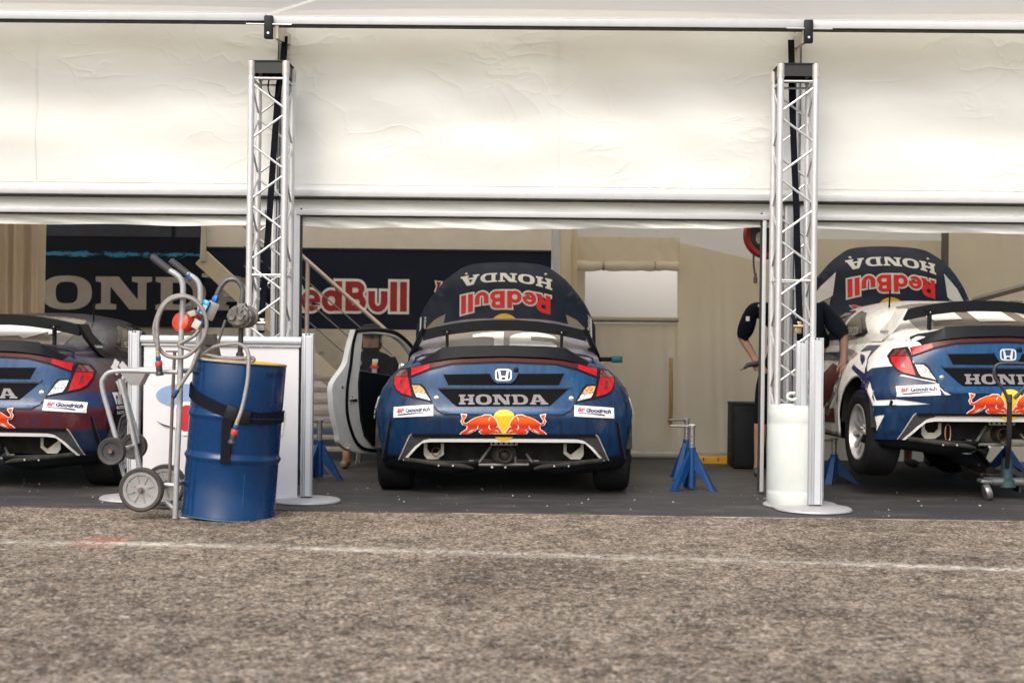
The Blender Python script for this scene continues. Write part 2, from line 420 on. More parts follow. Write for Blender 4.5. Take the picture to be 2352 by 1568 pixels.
def rubber_mat():
    m = bpy.data.materials.new('floor_mat'); m.use_nodes = True; nb = NB(m); p = nb.n['Principled BSDF']
    v = nb.coord(); n = nb.noise(nb.coord((.5, 1.3, 1)), 2.6, 8, .75, .4); f = nb.noise(v, 90, 3, .7)
    c = nb.ramp(n, [(.36, (.013, .0135, .016)), (.52, (.026, .0255, .027)), (.64, (.072, .064, .055))])
    c = nb.mix(nb.math('MULTIPLY', f, .4), c, (.070, .066, .062)); nb.link(c, p.inputs['Base Color'])
    p.inputs['Roughness'].default_value = .72
    wv = nb.node('ShaderNodeTexWave'); wv.bands_direction = 'Y'; wv.inputs['Scale'].default_value = 2.6; wv.inputs['Distortion'].default_value = 1.5; nb.link(v, wv.inputs[0])
    nb.link(nb.bump(nb.math('ADD', f, nb.math('MULTIPLY', wv.outputs['Fac'], .9)), .55, .006), p.inputs['Normal']); return m
YM = 9.47
mm = MB(); n = 160
for i in range(n + 1):
    x = -9 + 18 * i / n; e = YM + random.uniform(-.012, .012)
    mm.v += [Vector((x, e, .0005)), Vector((x, e + .008, .009)), Vector((x, YM + .3, .010)), Vector((x, 18, .010))]
for i in range(n):
    for k in range(3): a = i * 4 + k; mm.f.append((a, a + 4, a + 5, a + 1))
tag(mm.build('floor_mat', rubber_mat(), smooth=False), 'dark grey rubber floor mat laid inside the tent', kind='structure')

def paint_mat(name, col, lo, hi, sc=14):
    m = bpy.data.materials.new(name); m.use_nodes = True; nb = NB(m); p = nb.n['Principled BSDF']; out = nb.n['Material Output']
    v = nb.coord(); p.inputs['Base Color'].default_value = (*col, 1); p.inputs['Roughness'].default_value = .8
    a = nb.ramp(nb.math('ADD', nb.math('MULTIPLY', nb.noise(v, sc, 6, .75), .62), nb.math('MULTIPLY', nb.noise(v, 1.7, 3), .38)), [(lo, (0, 0, 0)), (hi, (1, 1, 1))])
    uv = nb.node('ShaderNodeUVMap'); sp = nb.node('ShaderNodeSeparateXYZ'); nb.link(uv.outputs[0], sp.inputs[0])
    ed = nb.math('MULTIPLY', nb.math('SUBTRACT', 1.0, nb.math('ABSOLUTE', nb.math('SUBTRACT', nb.math('MULTIPLY', sp.outputs[1], 2.0), 1.0))), 1.5)
    tr = nb.node('ShaderNodeBsdfTransparent'); mx = nb.node('ShaderNodeMixShader')
    nb.link(nb.math('MINIMUM', nb.math('MULTIPLY', a, ed), 1.0), mx.inputs[0]); nb.link(tr.outputs[0], mx.inputs[1]); nb.link(p.outputs[0], mx.inputs[2]); nb.link(mx.outputs[0], out.inputs[0]); return m
def ground_at(px, py):
    d = at(px, py, 1.0) - CAM; return CAM + d * (-CAM.z / d.z)
def strip(name, pts, wid, m, z, nw=12, seg=.02):
    """painted band lying on the stones"""
    P = []
    for a, b in zip(pts, pts[1:]):
        k = max(1, int((b - a).length / seg)); P += [a.lerp(b, i / k) for i in range(k)]
    P.append(pts[-1]); n = len(P); px = np.array([p.x for p in P]); py = np.array([p.y for p in P]); w_ = np.linspace(-.5, .5, nw) * wid
    X = np.repeat(px[:, None], nw, 1); Yv = py[:, None] + w_[None]; Z = relief(X, Yv) + z
    mb = MB(); mb.v = [Vector(q) for q in np.stack([X, Yv, Z], -1).reshape(-1, 3)]
    mb.f = [(i * nw + k, (i + 1) * nw + k, (i + 1) * nw + k + 1, i * nw + k + 1) for i in range(n - 1) for k in range(nw - 1)]
    me = mb.mesh(name); uvl = me.uv_layers.new()
    vi = np.zeros(len(me.loops), dtype=np.int32); me.loops.foreach_get('vertex_index', vi); uv = np.stack([np.zeros(len(vi)), (vi % nw) / (nw - 1)], -1).astype(np.float32); uvl.data.foreach_set('uv', uv.ravel())
    return link_mesh(name, me, m, None, False)
pts = [ground_at(x, y) for x, y in ((-60, 1248), (300, 1252), (600, 1259), (900, 1268), (1176, 1275), (1500, 1285), (1900, 1297), (2410, 1314))]
pts = spline(pts, 6)
tag(strip('painted_line', pts, .27, paint_mat('line_paint', (.60, .55, .45), .38, .68, 9), .0010), 'worn white line painted across the asphalt', kind='structure')
pts = [Vector((x, YM - .035 + .004 * math.sin(x * 3), 0)) for x in [-.55 + i * .2 for i in range(26)]]
tag(strip('painted_strip', pts, .085, paint_mat('cream_paint', (.66, .58, .42), .40, .56, 5), .0035), 'worn cream strip painted along the mat edge', kind='structure')

# loose stones
sm = MB()
def stone(x, y, r, z):
    bm = bmesh.new(); bmesh.ops.create_icosphere(bm, subdivisions=1, radius=r)
    sx, sy, sz = random.uniform(.7, 1.4), random.uniform(.7, 1.2), random.uniform(.45, .8); q = Matrix.Rotation(random.uniform(0, 6.28), 3, 'Z')
    for v in bm.verts: v.co = q @ Vector((v.co.x * sx * random.uniform(.8, 1.2), v.co.y * sy * random.uniform(.8, 1.2), v.co.z * sz))
    sm.bm(bm, lambda c: c + Vector((x, y, z + r * sz * .5)))
for i in range(700):
    y = random.uniform(4.6, 9.4); x = random.uniform(-.46, .46) * y; stone(x, y, random.choice((.002, .002, .003, .003, .004, .005, .008)), 0)
for i in range(260):
    y = random.uniform(9.3, 9.55); x = random.uniform(-3.9, 4.0); stone(x, y, random.uniform(.002, .006), .004)
for i in range(130):
    y = random.uniform(9.5, 11.2); x = random.uniform(-4.2, 4.2); stone(x, y, random.choice((.003, .004, .005, .008)), .010)
for px, py in ((307, 1375),): g = ground_at(px, 1510 - 0) if 0 else ground_at(290, 1420); stone(g.x, g.y, .016, 0); stone(g.x - .02, g.y + .01, .010, 0)
tag(sm.build('loose_gravel', mat('pale_stone', (.36, .33, .28), .85, var=.4, vs=40), smooth=False), 'small pale stones scattered over the asphalt and mat', kind='stuff')
# blades of grass in the crack
gb = MB()
for cx in (1322, 2130, 1960, 1340):
    g0 = ground_at(cx, 1184 + (cx - 1322) * .012)
    for k in range(45 if cx < 1345 else 22):
        x = g0.x + random.gauss(0, .04); y = YM - .05 + random.gauss(0, .012); h = random.uniform(.012, .035); a = random.uniform(-.02, .02)
        gb.add([(x - .002, y, 0), (x + .002, y, 0), (x + a, y + random.uniform(-.01, .01), h)], [(0, 1, 2)])
tag(gb.build('crack_grass', mat('grass', (.09, .13, .04), .7, var=.3), smooth=False), 'tiny tufts of grass growing in the crack before the mat', kind='stuff')

# ================================================================== TENT
WHITE = canvas_mat('white_canvas', (.775, .80, .785), .12, .22)
INNER = canvas_mat('cream_canvas', (.74, .655, .50), .5, .12, tcol=(.85, .76, .60))
INNER2 = canvas_mat('pale_canvas', (.84, .78, .66), .55, .1, tcol=(.90, .84, .72))
ROOFM = canvas_mat('roof_canvas', (.95, .95, .93), .72, .08, stain=.2, tcol=(.97, .90, .75))
ALU = mat('white_aluminium', (.47, .48, .49), .5, .1, .05, 9)
ALU2 = mat('bare_aluminium', (.50, .51, .53), .34, .75, .07, 14, bump=.05)
BLACKST = mat('black_steel', (.010, .011, .015), .5, .2, .3, spec=.25)
DARKGAP = mat('dark_seal_and_shade', (.02, .021, .023), .8)
YW = 10.90
ztm = lambda y, Y=YW: at(800, y, Y).z
XF = [at(650, 300, YW).x, at(1826, 300, YW).x]           # frame lines
XE = [-8.2, 8.2]
tent = thing('marquee_tent', 'long white marquee tent with open front over the three race cars', 'tent', (0, YW, 0))
spans = [(XE[0], XF[0]), (XF[0], XF[1]), (XF[1], XE[1])]
ztop = ztm(10, 10.35); zr1 = ztm(439.5); zr1b = ztm(455)
rnd = random.Random(3)
for a, b in spans:
    ph = rnd.uniform(0, 6)
    def cf(u, v, a=a, b=b, ph=ph):
        x = a + .03 + (b - a - .06) * u; z = zr1 - .005 + (ztop - zr1) * v
        w_ = math.sin(math.pi * min(1, max(0, v))) * (.6 + .4 * math.sin(math.pi * u))
        d = w_ * (.022 * math.sin(u * 9 + ph + v * 3) + .012 * math.sin(u * 23 + v * 11 + ph) + .01 * math.sin(v * 17 - u * 5))
        return (x, YW - .08 - d - .02 * w_, z)
    MB().grid(cf, 60, 28).build('canvas_panel', WHITE, tent)
    for k in range(1, int((b - a) / 1.9) + 1):
        u_ = (k * 1.9 + (.55 if a < -3 else .2)) / (b - a)
        if u_ < .97:
            sm_ = MB()
            for i in range(25):
                q1, q2 = cf(u_, i / 24), cf(u_ + .022 / (b - a), i / 24); sm_.v += [Vector(q1) + Vector((0, -.003, 0)), Vector(q2) + Vector((0, -.003, 0))]
            sm_.f = [(2 * i, 2 * i + 1, 2 * i + 3, 2 * i + 2) for i in range(24)]; sm_.build('canvas_seam', WHITE, tent)
    hw_ = MB()
    for i in range(61):
        q1, q2 = cf(i / 60, .035), cf(i / 60, .047); hw_.v += [Vector(q1) + Vector((0, -.003, 0)), Vector(q2) + Vector((0, -.003, 0))]
    hw_.f = [(2 * i, 2 * i + 2, 2 * i + 3, 2 * i + 1) for i in range(60)]; hw_.build('hem_weld', WHITE, tent)
    # hem rail, lower strip, second rail
    MB().box(((a + b) / 2, YW - .085, (zr1 + zr1b) / 2), (b - a - .02, .05, zr1 - zr1b), bev=.006).build('hem_rail', ALU, tent)
    MB().box(((a + b) / 2, YW - .07, zr1b - .012), (b - a - .02, .03, .016)).build('rail_dark_strip', DARKGAP, tent)  # dark strip stands in for the shadow under the hem rail
    z2a, z2b = ztm(484), ztm(496.5)
    MB().grid(lambda u, v: (a + .02 + (b - a - .04) * u, YW - .01 - .006 * math.sin(u * 31 + v * 4), z2a - .004 + (zr1b + .03 - z2a) * v), 40, 4).build('lower_canvas', WHITE, tent)
    MB().box(((a + b) / 2, YW - .035, (z2a + z2b) / 2), (b - a - .24, .05, z2a - z2b), bev=.005).build('door_head_rail', ALU, tent)
    MB().box(((a + b) / 2, YW - .03, z2b - .006), (b - a - .26, .03, .010)).build('rail_dark_strip', DARKGAP, tent)
    zv = ztm(519)
    def vf(u, v, a=a, b=b, ph=ph):
        x = a + .11 + (b - a - .22) * u; sag = .014 * math.sin(u * 5 + ph) + .007 * math.sin(u * 17 + ph) + .004 * math.sin(u * 41)
        return (x, YW + .0 - .02 * math.sin(u * 13 + ph) * (1 - v) - .008 * math.sin(u * 60 + v * 5), zv + sag * (1 - v) + (z2b - .01 - zv) * v)
    MB().grid(vf, 90, 6).build('door_valance', WHITE, tent)
# eave beams and roof panels
YE = 10.30; zb0, zb1 = at(800, 59, YE).z, at(800, 42, YE).z
XB = [at(620, 60, YE).x, at(1854, 70, YE).x]
zridge = at(1176, -2, 13.2).z
for i, (a, b) in enumerate(((XE[0], XB[0]), (XB[0], XB[1]), (XB[1], XE[1]))):
    dz = (.022, 0, .0)[i]
    MB().box(((a + b) / 2, YE, (zb0 + zb1) / 2 + dz), (b - a - .05, .07, zb1 - zb0), bev=.004).build('eave_beam', ALU2 if 0 else ALU, tent)
    MB().box(((a + b) / 2, YE + .005, zb0 + dz - .008), (b - a - .05, .05, .012)).build('beam_seal', DARKGAP, tent)
    def rf(u, v, a=a, b=b, dz=dz):
        x = a + (b - a) * u; y = YE - .01 + (13.2 - YE) * v
        bulge = .07 * math.sin(math.pi * u) ** .6 * math.sin(math.pi * min(1, v * 1.0))
        return (x, y, zb1 + dz + .012 + (zridge - zb1) * v + bulge)
    MB().grid(rf, 30, 14).build('roof_canvas', ROOFM, tent)
    MB().grid(lambda u, v: (a + (b - a) * u, 13.2 + (16.2 - 13.2) * v, zridge + .012 - .75 * v), 8, 6).build('roof_canvas', ROOFM, tent)
for i, sx in ((0, 1), (1, -1)):
    xb, xp = XB[i], XF[i]
    b = MB(); pz = (zb0 + zb1) / 2
    b.box((xb, YE - .045, pz - .055), (.062, .05, .165), bev=.006).build('eave_bracket', BLACKST, tent)
    MB().cyl((xb, YE - .072, pz - .10), (xb, YE - .06, pz - .10), .009, 10).build('bolt', ALU2, tent)
    MB().cyl((xb - .16, YE - .06, pz - .035), (xb + .17, YE - .06, pz - .037), .006, 8).build('bracket_pin', ALU2, tent)
    A = MB(); A.prism([(YE - .02, pz - .02), (YW + .02, pz + .02), (YW + .02, pz - .05), (YE + .25, pz - .10), (YE - .02, pz - .13)], lambda y, z, d: (xb + sx * .035 + (xp - xb) * (y - YE) / (YW - YE) * .9 + d, y, z), .03)
    A.build('eave_arm', mat('beige_alloy', (.44, .40, .33), .5, .3), tent)
    P = MB(); P.box((xp, YW + .06, 1.75), (.15, .20, 3.5), bev=.01).build('tent_post', ALU2, tent)
    for k in (-1, 1):
        MB().box((xp + k * .045, YW - .05, 1.75), (.018, .02, 3.5)).build('post_groove', ALU, tent)
    MB().box((xp - .01, YW - .068, 1.7), (.008, .01, 3.4)).build('post_seal', DARKGAP, tent)
    MB().box((xp + .02 * sx, YW - .125, ztm(120)), (.035, .05, .42), bev=.004).build('hinge_plate', mat('beige_alloy'), tent)
    MB().cyl((xp + .02 * sx, YW - .165, ztm(104)), (xp + .02 * sx, YW - .14, ztm(104)), .020, 12).build('bolt', BLACKST, tent)
# white door jambs
for px0, px1, zt in ((671, 690, 480), (1748.5, 1757, 486)):
    x0, x1 = at(px0, 640, YW).x, at(px1, 640, YW).x
    xb_ = at((px0 + px1) / 2, 1131, YW).x
    MB().box(((x0 + x1) / 2, YW - .02, (ztm(480) + .03) / 2), (x1 - x0, .06, ztm(480) - .03), bev=.004).build('door_jamb', ALU, tent)
    xd = x1 + .006 if px0 < 1000 else x0 - .006
    MB().box((xd, YW - .01, (ztm(480) + .03) / 2), (.010, .05, ztm(480) - .03)).build('jamb_seal', DARKGAP, tent)
# back wall with rolled window, far upper wall, right-hand walls
YB = 14.2
def wallgrid(name, poly, Y, m, amp=.015, nx=40, nz=14):
    """poly: four px corners bl br tr tl"""
    q = [at(px, py, Y) for px, py in poly]
    def f(u, v):
        p = (q[0] * (1 - u) + q[1] * u) * (1 - v) + (q[3] * (1 - u) + q[2] * u) * v
        return (p.x, Y + amp * (.7 * math.sin(u * 13 + 2.5 * math.sin(u * 5 + v)) * math.sin(math.pi * v) + .45 * math.sin(u * 37 + 2 * math.sin(u * 11 + v * 2.5)) + .35 * math.sin(v * 9 + u * 4)), p.z)
    return MB().grid(f, nx, nz).build(name, m, tent)
wallgrid('back_wall_panel', [(1300, 1052), (1558, 1052), (1558, 742), (1300, 742)], YB, INNER, .02)
wallgrid('back_wall_panel', [(1300, 745), (1344, 745), (1344, 560), (1300, 560)], YB, INNER, .004, 4)
wallgrid('back_wall_panel', [(1556, 1056), (1775, 1060), (1775, 608), (1556, 556)], YB - .06, INNER2 if 0 else INNER, .014)
def bunch(u, v):
    a, b = at(1322, 612, YB), at(1560, 612, YB); t = at(1322, 545, YB).z
    x = a.x + (b.x - a.x) * u; z = a.z + (t - a.z) * v
    g = sum(math.exp(-((u - c) / (.02 + .10 * v)) ** 2) for c in (.27, .77))
    return (x, YB - .05 - .03 * g - .012 * math.sin(u * 40 + v * 9) * v, z)
MB().grid(bunch, 50, 10).build('window_flap', INNER, tent)
rl = MB(); rp = []; rr = []
for i in range(41):
    u = i / 40; p = at(1322 + 236 * u, 611, YB - .09); rp.append(p + Vector((0, 0, .004 * math.sin(u * 31)))); rr.append(.050 - .012 * sum(math.exp(-((u - c) / .02) ** 2) for c in (.27, .77)) + .004 * math.sin(u * 19))
rl.tube(rp, rr, 14).build('rolled_flap', INNER2, tent)
for c in (.27, .77):
    p = at(1322 + 236 * c, 611, YB - .09); MB().lathe([(.044, -.012), (.046, 0), (.044, .012)], p, Matrix.Rotation(R(90), 3, 'Y'), 14).build('flap_tie', mat('tan_strap', (.36, .31, .23), .8), tent)
a, b = at(1335, 733, YB - .03), at(1558, 735, YB - .03); MB().cyl(a, b, .028, 10).build('window_rail', mat('tan_tube', (.30, .26, .19), .6), tent)
wallgrid('upper_wall', [(1225, 606), (2500, 612), (2500, 300), (1225, 300)], 15.4, INNER2, .01)
wallgrid('side_wall', [(1775, 1062), (2164, 1066), (2164, 553), (1775, 548)], YB - .02, INNER, .02)
a, b = at(1262, 760, 14.0), at(1278, 500, 14.0)
for px, wd, m in ((1276, .07, ALU), (1298, .11, INNER2), (1319, .05, INNER)):
    p = at(px, 640, 14.05); MB().box((p.x, 14.05, 1.6), (wd, .05, 3.0), bev=.008).build('back_post', m, tent)
a = at(1440, 1050, YB - .1); b = at(1600, 1052, YB - .1)
MB().box(((a.x + b.x) / 2, YB - .12, .055), (b.x - a.x + 1.6, .08, .06), bev=.01).build('base_rail', mat('grey_rail', (.40, .38, .34), .5, .3), tent)
p = at(2170, 600, 13.4); MB().box((p.x, 13.4, 1.5), (.06, .06, 3.0), bev=.01).build('inner_pole', mat('bronze_pole', (.10, .088, .07), .5, .4), tent)
wallgrid('side_wall', [(2166, 1060), (2480, 1060), (2480, 300), (2166, 300)], 13.9, INNER, .02)
a, b = at(2236, 690, 13.0), at(2420, 640, 12.2); MB().cyl(a, b, .03, 4).build('awning_beam', mat('grey_beam', (.22, .20, .17), .6), tent)
for k in range(3):
    p = at(2300 + 42 * k, 700 - 9 * k, 13.2); MB().box((p.x, 13.3, p.z - .04), (.12, .01, .09)).build('clear_window_pane', mat('window_pane', (.30, .31, .32), .1), tent)

# pleated curtain at the left
cur = MB()
def cf(u, v):
    a, b = at(-70, 620, 13.2), at(101, 620, 13.2)
    return (a.x + (b.x - a.x) * u + .02 * math.sin(u * 30) * (1 - v), 13.2 + .05 * math.sin(u * 26) + .025 * math.sin(u * 57 + v), .35 + 2.3 * v)
cur.grid(cf, 90, 10)
tag(cur.build('curtain', canvas_mat('curtain_cloth', (.62, .51, .37), .4, .2)), 'pleated tan curtain hanging at the left edge of the tent', 'curtain')

# ================================================================== TRUSS TOWERS
TUBE = mat('satin_tube', (.60, .60, .60), .36, .5, .06, 20, bump=.04, bs=30, dirt=.2, dirtcol=(.42, .40, .38))
STRAPM = mat('navy_strap', (.006, .007, .012), .8, 0, .3, 80, spec=.12)
def truss(pxc, Yf, label, flip):
    c = at(pxc, 400, Yf); X = c.x; w2, dp, r = .125, .28, .024; H = 3.16; z0 = .022
    t = thing('truss_tower', label, 'truss', (X, Yf + dp / 2, 0), 'aluminium truss towers at the tent front')
    cor = [(X - w2, Yf), (X + w2, Yf), (X + w2, Yf + dp), (X - w2, Yf + dp)]
    for x, y in cor:
        ch = MB().lathe([(r, z0), (r, H - .10), (r * .9, H - .098), (r * .9, H - .092), (r, H - .09), (r * 1.02, H)], (x, y, 0), n=16).build('chord', TUBE, t)
        MB().lathe([(r * 1.12, H - .10), (r * 1.12, H - .004), (r * .6, H + .004)], (x, y, 0), n=14).build('chord_end', mat('worn_collar', (.55, .52, .48), .5, .5, .25), ch)
    nseg = 13; hp = (H - .30) / nseg
    for f in range(4):
        (xa, ya), (xb, yb) = cor[f], cor[(f + 1) % 4]
        for i in range(nseg):
            zt = H - .16 - i * hp; zb_ = zt - hp + .035
            s = (i + f + flip) % 2
            A = Vector((xa, ya, zb_ if s else zt)); B = Vector((xb, yb, zt if s else zb_))
            d = (B - A).normalized(); MB().cyl(A + d * .012, B - d * .012, .0085, 8).build('brace', TUBE, t)
        for z in (H - .125, H / 2 + .03, .06):
            MB().cyl((xa, ya, z), (xb, yb, z), .0085, 8).build('rung', TUBE, t)
    tp = MB()
    for f in range(4):
        (xa, ya), (xb, yb) = cor[f], cor[(f + 1) % 4]
        tp.box(((xa + xb) / 2, (ya + yb) / 2, H - .045), (abs(xb - xa) + .004 if xa != xb else .006, abs(yb - ya) if ya != yb else .006, .085))
    tp.box((X, Yf + dp / 2, H + .001), (2 * w2 + .03, dp + .03, .006)); tp.build('head_plate', mat('charcoal_plate', (.020, .022, .022), .4, .3), t)
    MB().box((X, Yf + dp / 2, .016), (.33, .36, .010)).build('base_plate', ALU2, t)
    return t, X
T1, XT1 = truss(614.5, 10.28, 'aluminium truss tower left of the middle car behind the white panel', 0)
T2, XT2 = truss(1831, 10.22, 'aluminium truss tower right of the middle car beside the white barrel', 1)
def band(pts, wid, name, m, parent, thick=.004):
    mb = MB()
    for p in pts: p = Vector(p); mb.v += [p + Vector((-wid / 2, -thick, 0)), p + Vector((wid / 2, -thick, 0)), p + Vector((wid / 2, thick, 0)), p + Vector((-wid / 2, thick, 0))]
    for i in range(len(pts) - 1):
        for k in range(4): a = i * 4 + k; b = i * 4 + (k + 1) % 4; mb.f.append((a, b, b + 4, a + 4))
    mb.f += [(0, 1, 2, 3), tuple(len(mb.v) - 4 + k for k in (3, 2, 1, 0))]
    return mb.build(name, m, parent)
GOLD = mat('zinc_buckle', (.62, .52, .30), .35, .8, .2)
for i, (pts, bk, lab, col) in enumerate((
    ([(654, 84), (652, 128), (640, 200), (630, 330), (620, 480), (608, 640), (602, 716), (600, 764)], (600, 745), 'dark ratchet strap hanging inside the truss behind the fuel pump', mat('steel_buckle', (.55, .54, .50), .35, .8, .2)),
    ([(1817, 92), (1818, 140), (1819, 220), (1823, 330), (1829, 480), (1833, 620), (1836, 720), (1838, 800)], (1832, 752), 'dark ratchet strap with gold buckle hanging above the white barrel', GOLD))):
    P = [at(x, y, 10.56 - .12 * min(1, k / 5)) for k, (x, y) in enumerate(pts)]
    t = thing('ratchet_strap', lab, 'strap', P[-1])
    band(P, .046, 'webbing', STRAPM, t)
    c = at(*bk, 10.40)
    MB().box(c, (.05, .04, .09), bev=.006).build('buckle_frame', col, t)
    MB().cyl(c + Vector((-.035, -.02, .01)), c + Vector((.035, -.02, .01)), .014, 10).build('buckle_spindle', col, t)
    MB().box(c + Vector((-.03, -.025, .055)), (.030, .014, .085), Matrix.Rotation(R(-22), 3, 'Y'), bev=.004).build('ratchet_handle', BLACKST, t)
# slack cable loop at the top of the left truss
t = MB(); t.tube(spline([at(x, y, 10.44) for x, y in ((622, 168), (616, 195), (619, 215), (630, 225), (640, 215), (643, 190), (640, 170))], 6), .006, 6)
tag(t.build('cable_loop', BLACKST), 'thin slack cable loop at the top of the left truss', 'cable')

# ================================================================== BACKGROUND TRAILER, STAIRS
def P3(px, py, Y): return at(px, py, Y)
NAVY = mat('livery_navy', (.006, .011, .026), .5, 0, .15, 2, spec=.2)
NAVY2 = mat('livery_midnight', (.004, .006, .011), .5, 0, .15, 2, spec=.15)
TWHITE = mat('trailer_white', (.68, .62, .53), .4, 0, .05)
YT = 15.0
x0, x1 = at(-200, 640, YT).x, at(1266, 640, YT).x
xm = at(466, 640, YT).x
zt_ = lambda y: at(900, y, YT).z
tr = thing('team_trailer', 'navy and white team trailer parked at the back of the tent', 'trailer', ((x0 + x1) / 2, YT, 0))
MB().box(((x0 + x1) / 2, YT + 1.25, 2.1), (x1 - x0, 2.4, 2.5), bev=.03).build('trailer_body', TWHITE, tr)
MB().box(((xm + x1) / 2, YT + .03, (zt_(575) + zt_(757)) / 2), (x1 - xm, .03, zt_(575) - zt_(757))).build('livery_panel', NAVY, tr)
MB().box(((xm + x1) / 2, YT + .024, zt_(575) + .008), (x1 - xm, .05, .02)).build('trim_strip', DARKGAP, tr)
MB().box(((xm + x1) / 2, YT + .024, (zt_(757) + zt_(868)) / 2), (x1 - xm, .02, zt_(757) - zt_(868))).build('skirt_panel', mat('skirt_cream', (.56, .50, .40), .5), tr)
MB().box(((x0 + xm) / 2, YT - .02, (3.0 + zt_(757)) / 2), (xm - x0, .08, 3.0 - zt_(757))).build('slide_out_panel', NAVY2, tr)
MB().box(((x0 + xm) / 2, YT - .065, (3.0 + zt_(551)) / 2), (xm - x0 - .02, .01, 3.0 - zt_(551))).build('display_panel', mat('display_grey', (.030, .032, .043), .4, 0, .2, spec=.3), tr)
MB().box((at(402, 540, YT).x, YT - .072, (3.0 + zt_(551)) / 2), (.035, .012, 3.0 - zt_(551))).build('display_seam', NAVY2, tr)
def splash_mat():
    m = bpy.data.materials.new('cyan_splash'); m.use_nodes = True; nb = NB(m); p = nb.n['Principled BSDF']; out = nb.n['Material Output']
    p.inputs['Base Color'].default_value = (.006, .15, .26, 1); p.inputs['Roughness'].default_value = .4
    v = nb.coord((1, 1, 2.2)); uv = nb.node('ShaderNodeUVMap'); sp = nb.node('ShaderNodeSeparateXYZ'); nb.link(uv.outputs[0], sp.inputs[0])
    ed = nb.math('SUBTRACT', 1.0, nb.math('ABSOLUTE', nb.math('SUBTRACT', nb.math('MULTIPLY', sp.outputs[1], 2.0), .8)))
    a = nb.ramp(nb.math('MULTIPLY', nb.noise(v, 5, 8, .8), nb.math('ADD', ed, .30)), [(.50, (0, 0, 0)), (.60, (1, 1, 1))])
    tr_ = nb.node('ShaderNodeBsdfTransparent'); mx = nb.node('ShaderNodeMixShader'); nb.link(a, mx.inputs[0]); nb.link(tr_.outputs[0], mx.inputs[1]); nb.link(p.outputs[0], mx.inputs[2]); nb.link(mx.outputs[0], out.inputs[0]); return m
a, b = at(101, 592, YT - .10), at(464, 592, YT - .10); zc_ = at(280, 581, YT - .1).z
me = MB().add([(a.x, YT - .085, zc_ - .085), (b.x, YT - .085, zc_ - .085), (b.x, YT - .085, zc_ + .10), (a.x, YT - .085, zc_ + .10)], [(0, 1, 2, 3)]).mesh('paint_splash', root_off(tr))
uvl = me.uv_layers.new()
for lp, q in zip(me.loops, range(4)): uvl.data[lp.index].uv = ((0, 0), (1, 0), (1, 1), (0, 1))[lp.vertex_index]
link_mesh('paint_splash', me, splash_mat(), tr, False)
def flat_letters(groups, bl, br, h, Y, m, parent, name, thick=.006, lift=0):
    """loops (0..1, 0..1) -> upright letters on a plane y=Y between two world points"""
    for i, g in enumerate(groups):
        bm = fill2d(g); mb = MB(); bm.verts.index_update()
        dx = (br - bl)
        mb.bm(bm, lambda q: bl + dx * q.x + Vector((0, 0, h * q.y)) + Vector((0, Y - bl.y - lift - i * .0004, 0)))
        mb.build(name, m, parent, False)
sw, _ = slab_word()
SILV = mat('letter_silver', (.27, .235, .20), .4, .1)
flat_letters(sw[1:], at(-20, 708, YT), at(614, 714, YT), at(300, 634, YT).z - at(300, 709, YT).z, YT - .066, SILV, tr, 'letter')
REDP = mat('print_red', (.50, .012, .014), .45); WHP = mat('print_white', (.80, .78, .73), .5)
DRED = mat('print_dark_red', (.33, .012, .014), .45)
red, wht = bull_word()
bl, br, hh = at(645, 712.0, YT), at(934, 715.5, YT), (at(800, 643.5, YT).z - at(800, 711.5, YT).z)
flat_letters([[w_] for w_ in wht], bl, br, hh, YT + .013, WHP, tr, 'letter_border')
flat_letters(red, bl, br, hh, YT + .009, DRED, tr, 'letter')
# bull emblem outline (traced as loops, unit box, facing right)
BULL = [(.045, 1.0), (.145, .985), (.12, .86), (.075, .74), (.085, .60), (.15, .56), (.22, .66), (.30, .79), (.44, .92), (.58, .985), (.72, .98), (.80, .86), (.86, .66), (.89, .42), (.94, .25), (.985, .10), (.90, .07), (.80, .10), (.74, .07), (.70, .03), (.60, 0.0), (.50, .05), (.46, .16), (.53, .24), (.50, .28), (.38, .27), (.34, .18), (.25, .08), (.12, .0), (.02, .02), (.06, .12), (.17, .28), (.18, .46), (.08, .50), (.035, .68), (.07, .86)]
def bull_sheets(flip):
    lp = [((1 - a) if flip else a, b) for a, b in BULL]
    return lp
bb, cc = at(996, 716, YT), at(1110, 718, YT)
flat_letters([[offset2d(BULL, .03)]], bb, cc, .32, YT + .012, WHP, tr, 'emblem_border'); flat_letters([[BULL]], bb, cc, .32, YT + .008, DRED, tr, 'emblem')

# trailer stairs
CRM = mat('cream_steel', (.50, .44, .33), .45, .2, .1); PINK = mat('handrail_alloy', (.55, .46, .40), .35, .5)
YS = 13.9
st = thing('trailer_stairs', 'cream metal stairs with handrail leading up to the trailer', 'stairs', (at(800, 1040, YS).x, YS, 0))
for dy in (0, .75):
    A, B = at(462, 590, YS + dy), at(905, 1000, YS + dy)
    d = (B - A).normalized(); n = Vector((-d.z, 0, d.x)); n = n if n.z > 0 else -n
    MB().add([A + n * .08, B + n * .08, B - n * .09, A - n * .09, A + n * .08 + Vector((0, .04, 0)), B + n * .08 + Vector((0, .04, 0)), B - n * .09 + Vector((0, .04, 0)), A - n * .09 + Vector((0, .04, 0))],
             [(0, 1, 2, 3), (7, 6, 5, 4), (0, 4, 5, 1), (3, 2, 6, 7), (0, 3, 7, 4), (1, 5, 6, 2)]).build('stringer', CRM, st, bev=.008)
for k in range(9):
    p = at(490 + 50 * k, 632 + 45 * k, YS); MB().box((p.x, YS + .38, p.z), (.24, .70, .035)).build('tread', mat('tread_alloy', (.42, .39, .34), .5, .3), st)
